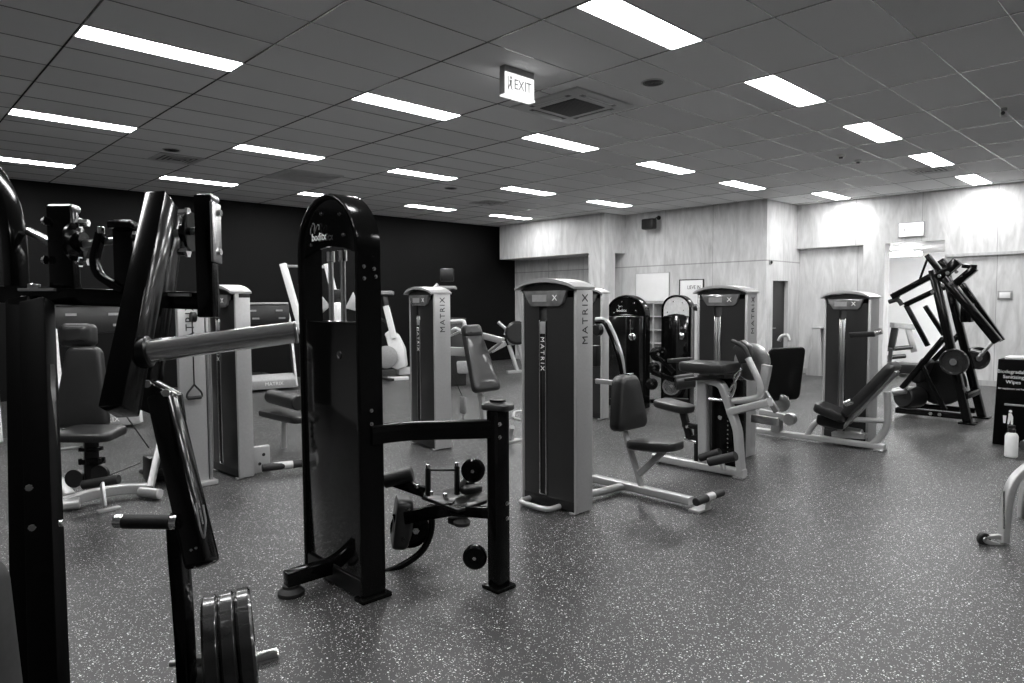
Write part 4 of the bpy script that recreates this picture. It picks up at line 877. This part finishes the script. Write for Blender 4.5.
# wall lamp and downlights beyond
def beyond_lamps():
    c = V((16.4, AX(903, 257, 16.4).y, 2.55)); t = thing('wall_light', 'bright bar light near the ceiling of the room beyond the opening', 'light', c)
    obj('diffuser', L_(hexa, c, X*.06, Y*.35, Z*.04, .02), LENS, t); obj('bracket', L_(hexa, c+Z*.055, X*.03, Y*.2, Z*.02), GREY, t)
    for k, (px, py) in enumerate(((896, 246), (920, 246))):
        p = FL(px, py, 2.68); t = thing('downlight', ('left' if k == 0 else 'right')+' one of two small round downlights beyond the opening', 'downlight', p-Z*.01, 'downlights beyond the opening')
        obj('rim', L_(lathe, p, -Z, [(0, .07), (.008, .07), (.008, .05), (.002, .05)]), STEEL, t); obj('bulb', L_(lathe, p, -Z, [(.001, .05), (.004, .045), (.004, 0)]), DARK, t)
    t = thing('ceiling_light', 'added unseen fill panel brightening the white room beyond the opening', 'ceiling light', (16.8, 2.6, 2.67))
    obj('diffuser', L_(box, (16.2, 2.2, 2.66), (17.4, 3.0, 2.679)), LENS, t)  # unseen fill, added to put extra light on the white wall
beyond_lamps()
#@@BENCH
# ================================================================ grey padded bench at left
def seat_left():
    b = FL(100, 510); d_ = 5.35; q = lambda px, py, d=d_: PD(px, py, d)
    t = thing('adjustable_bench', 'dark padded bench with tall backrest and silver base between the foreground uprights', 'bench', (b.x, b.y, 0))
    nr = -fwd; obj('backrest', L_(padm, q(83, 387, 5.45), RT, Z+fwd*.12, .26, .44, (q(84, 346).z-q(84, 429).z), .08, .06), VINYL, t)
    obj('head_pad', L_(padm, q(78, 335, 5.5), RT, Z+fwd*.1, .26, .28, .18, .1, .04), VINYL, t)
    obj('seat', L_(padm, q(90, 433, 5.2), RT, V((fwd.x, fwd.y, .05)), .42, .46, .34, .07, .07), VINYL, t)
    obj('seat_post', L_(boxtube, [q(91, 438), q(92, 486)], .1, .06), SATIN, t)
    obj('post_collar', many(L_(hexa, q(91, 449), RT*.07, fwd*.05, Z*.015, .005), L_(hexa, q(92, 461), RT*.08, fwd*.05, Z*.025, .008)), BLACK, t)
    obj('lever', many(L_(tube, [q(57, 450), q(82, 447)], .012), L_(lathe, q(56, 450), -fwd, [(0, .012), (0, .026), (.012, .026), (.012, .012), (0, .012)])), SILVER, t)
    obj('foot_roller', L_(cyl, q(83, 485, 5.1), q(119, 479, 5.1), .035), RUBBER, t)
    obj('front_foot', many(L_(beam, q(102, 483, 5.05), q(105, 507, 5.0), .02, .08), L_(beam, FL(97, 512, .012), FL(120, 507, .012), .05, .024)), SILVER, t)
    obj('base_beam', L_(boxtube, [FL(62, 503, .06), FL(85, 496, .07), FL(118, 489, .08), FL(150, 488, .06)], .07, .08), SILVER, t)
    obj('base_leg', many(L_(cyl, FL(62, 505, .05), FL(80, 503, .05), .045), L_(boxtube, [q(58, 482, 5.5), q(70, 498, 5.3)], .08, .08)), SILVER, t)
    obj('pulley', many(L_(lathe, q(76, 478), -fwd, [(0, .02), (0, .07), (.03, .07), (.03, .02)]), L_(lathe, q(101, 474), -fwd, [(0, .02), (0, .07), (.03, .07), (.03, .02)])), DARK, t)
    obj('cable', many(L_(tube, [q(122, 410, 5.6), q(149, 448, 5.6)], .006), L_(tube, [q(103, 478), q(140, 463, 5.6)], .005)), DARK, t)
seat_left()
# ================================================================ foreground plate-loaded machine
def near():
    b = PD(58, 683, 1.75); t = thing('lever_press_machine', 'large glossy black plate-loaded lever machine filling the left foreground', 'weight machine', (b.x, b.y, 0))
    q = PD
    B_ = lambda *a, **k: L_(beam, *a, **k)
    obj('cross_beam', L_(beam, q(-40, 293, 2.0), q(207, 301, 2.0), .07, .05, bev=.005), BLACK, t)
    pc = obj('left_post', L_(hexa, q(64, 250, 2.0), RT*.036, fwd*.02, Z*.125, .006), BLACK, t)
    obj('post_cap', L_(hexa, q(64, 209, 2.0), RT*.039, fwd*.023, Z*.012, .01, 3), STEEL, pc)
    pr = obj('right_post', L_(hexa, q(207, 257, 1.97), RT*.024, fwd*.024, Z*.173, .005), BLACK, t)
    obj('post_cap', L_(hexa, q(207, 199, 1.97), RT*.027, fwd*.027, Z*.012, .01, 3), STEEL, pr)
    obj('painted_lit_face', L_(hexa, q(216, 233, 1.96), RT*.004, fwd*.03, Z*.085, .003), STEEL, pr)  # steel strip paints the light falling on the post's right face
    for px, dx, dy in ((80, 1, 0), (187, -1, 0)):
        fl_ = obj('bearing_flange', L_(lathe, q(px-dx*6, 242 if px < 100 else 232, 1.98), RT*dx, [(0, .055), (.008, .055), (.014, .03), (.03, .028)]), BLACK, t)
        for yy in (-19, 20):
            obj('flange_bolt', L_(bolt, q(px-dx*2, (242 if px < 100 else 232)+yy, 1.97), RT*dx, .012, .03), CHROME, fl_)
    for x, y in ((214, 213), (214, 252)): obj('post_bolt', L_(bolt, q(x+1, y, 1.97), RT, .011, .018), CHROME, pr)
    for x, y in ((46, 221), (46, 260)): obj('post_bolt', L_(bolt, q(x, y, 1.97), -RT, .01, .01), CHROME, pc)
    obj('pivot_shaft', L_(cyl, q(76, 245, 1.98), q(196, 231, 1.97), .011), STEEL, t)
    obj('hood_tube', L_(boxtube, [q(-60, 172, 2.05), q(-24, 155, 2.05), q(-5, 176, 2.03), q(8, 202, 2.02), q(15, 238, 2.0), q(17, 290, 2.0)], .035, .06, .09, up=tuple(fwd)), BLACK, t)
    obj('side_strut', L_(cyl, q(28, 231, 2.02), q(50, 242, 2.0), .012), STEEL, t)
    obj('beam_bolt', many(*[L_(cyl, q(x, y, 1.97), q(x, y-6, 1.97), .016) for x, y in ((34, 290), (150, 296), (161, 297))], L_(hexa, q(40, 290, 1.97), RT*.05, fwd*.02, Z*.004), L_(hexa, q(170, 295, 1.96), RT*.06, fwd*.015, Z*.004)), STEEL, t)
    obj('stop_lever', many(L_(hexa, q(126, 256, 1.97), RT*.027, fwd*.02, Z*.1, .005), L_(hexa, q(124, 226, 1.95), RT*.033, fwd*.03, Z*.01, .004)), BLACK, t)
    obj('stop_bracket', L_(boxtube, [q(101, 233, 1.96), q(94, 262, 1.96), q(99, 276, 1.96), q(124, 291, 1.96)], .02, .03, .02, up=tuple(fwd)), BLACK, t)
    obj('bracket_bolt', L_(cyl, q(101, 234, 1.95), q(101, 227, 1.95), .01), CHROME, t)
    arm = obj('press_arm', L_(beam, q(162, 200, 1.75), q(119, 412, 1.5), .052, .075, up=tuple(fwd), bev=.004), BLACK, t)
    obj('rear_arm', L_(beam, q(174, 215, 2.0), q(150, 385, 1.9), .035, .08, up=tuple(fwd)), BLACK, t)
    hb = obj('sleeve_hub', L_(cyl, q(134, 353.5, 1.56), q(151, 351, 1.565), .036), SATIN, t)
    ws = obj('weight_sleeve', L_(cyl, q(146, 351.5, 1.56), q(297, 332, 1.63), .0255, 32), SLEEVE, t)
    e0, e1 = q(294, 332.4, 1.629), q(297.5, 332, 1.631); obj('sleeve_end', L_(cyl, e0, e1, .0265, 32), STEEL, ws)
    obj('gusset', L_(prism, [q(134, 408, 1.72), q(142, 383, 1.72), q(148, 381, 1.72), q(172, 395, 1.72), q(176, 424, 1.72), q(150, 412, 1.72)], fwd*.06, .004), BLACK, t)
    obj('gusset_bolt', many(L_(cyl, q(147, 384, 1.715), q(147, 384, 1.70), .01), L_(cyl, q(166, 393, 1.715), q(166, 393, 1.70), .01)), CHROME, t)
    lv = obj('lower_lever', L_(beam, q(163, 395, 1.74), q(203, 566, 1.6), .058, .07, up=tuple(fwd), bev=.012), BLACK, t)
    dl = (q(209, 530, 1.58)-q(197, 475, 1.6)).normalized(); nrm = (-fwd*.6+RT*.8)
    obj('lever_mark', many(L_(tube, [q(196, 503, 1.55), q(200, 528, 1.54), q(204, 540, 1.54), q(206, 522, 1.54), q(203, 505, 1.55)], .0022, .01, 6), L_(tube, [q(200, 510, 1.55), q(203, 524, 1.54)], .0018, .01, 6)), GREY, lv)
    obj('lever_rivets', many(L_(cyl, q(191, 551, 1.55), q(191, 550, 1.545), .003, 8), L_(cyl, q(196, 549, 1.55), q(196, 548, 1.545), .003, 8)), CHROME, lv)
    gr = obj('hand_grip', L_(cyl, q(123, 521.5, 1.6), q(172, 522, 1.6), .0165), RUBBER, t)
    obj('grip_end', L_(cyl, q(115, 521, 1.6), q(124, 521.5, 1.6), .0155), CHROME, gr); obj('grip_collar', L_(cyl, q(171, 522, 1.6), q(178, 522, 1.6), .0175), CHROME, gr)
    obj('curved_bar', L_(boxtube, [q(177, 515, 1.62), q(178, 545, 1.64), q(184, 620, 1.7), q(189, 720, 1.78)], .034, .05, .2, up=tuple(fwd)), BLACK, t)
    obj('plate_peg', L_(cyl, q(186, 679, 1.78), q(279, 656, 1.865), .0235, 32), CHROME, t)
    obj('peg_collar', many(L_(cyl, q(186, 679, 1.78), q(205, 674, 1.805), .036), L_(cyl, q(196, 668, 1.79), q(200, 656, 1.79), .012), L_(cyl, q(196, 664, 1.79), q(203, 662, 1.79), .009), L_(cyl, q(170, 664, 1.74), q(182, 662, 1.74), .008)), STEEL, t)
    obj('upright', L_(beam, q(26, 300, 1.98), q(52, 860, 1.66), .075, .06, up=tuple(RT)), BLACK, t)
    a0, a1 = q(37, 302, 1.92), q(50, 700, 1.6); v = (a1-a0); a2 = a0+v*((a0.z-.02)/(a0.z-a1.z))
    obj('upright', L_(beam, a0, a2, .032*1.6, .07, up=tuple(RT)), MATTE, t)
    c0, c1 = q(26, 302, 1.98), q(35, 700, 1.68); v = c1-c0; c2 = c0+v*((c0.z-.02)/(c0.z-c1.z))
    obj('upright', L_(beam, c0, c2, .075, .07, up=tuple(RT)), MATTE, t)
    obj('web_plate', L_(prism, [q(28, 364, 1.85), q(50, 364, 1.85), q(60, 690, 1.6), q(30, 690, 1.6)], fwd*.02), BLACK, t)
    obj('floor_beam', L_(beam, V((a2.x, a2.y, .03))-RT*.6, V((a2.x, a2.y, .03))+RT*.05, .09, .06), BLACK, t)
    obj('floor_beam', L_(beam, V((c2.x, c2.y, .03))-V((fwd.x, fwd.y, 0))*.3, V((c2.x, c2.y, .03))+V((fwd.x, fwd.y, 0))*.7, .09, .06), BLACK, t)
    obj('upright_bolt', many(*[L_(cyl, q(x, y, 1.56), q(x, y, 1.545), .008, 8) for x, y in ((29, 488), (32, 528))], L_(cyl, q(60, 523, 1.6), q(64, 523, 1.6), .008)), CHROME, t)
    obj('knee_pad', L_(padm, q(-36, 680, 1.42), RT, Z-RT*.16, .14, .22, .5, .1, .05), mat('grey_vinyl', .04, .6, noise=.1, nscale=60, bump=.2), t)
    # plates on the peg
    ax = (q(279, 656, 1.865)-q(186, 679, 1.78)).normalized()
    for k, (px, py, d_, lb) in enumerate(((216, 671.5, 1.808, 'leftmost of three black weight plates on the low chrome peg'), (232.5, 667.5, 1.823, 'middle one of three black weight plates on the low chrome peg'), (249, 663.5, 1.838, 'rightmost of three black weight plates, nearest the chrome peg end'))):
        weight_plate(q(px, py, d_), ax, .196, lb, .038, 'weight plates on the foreground peg')
near()
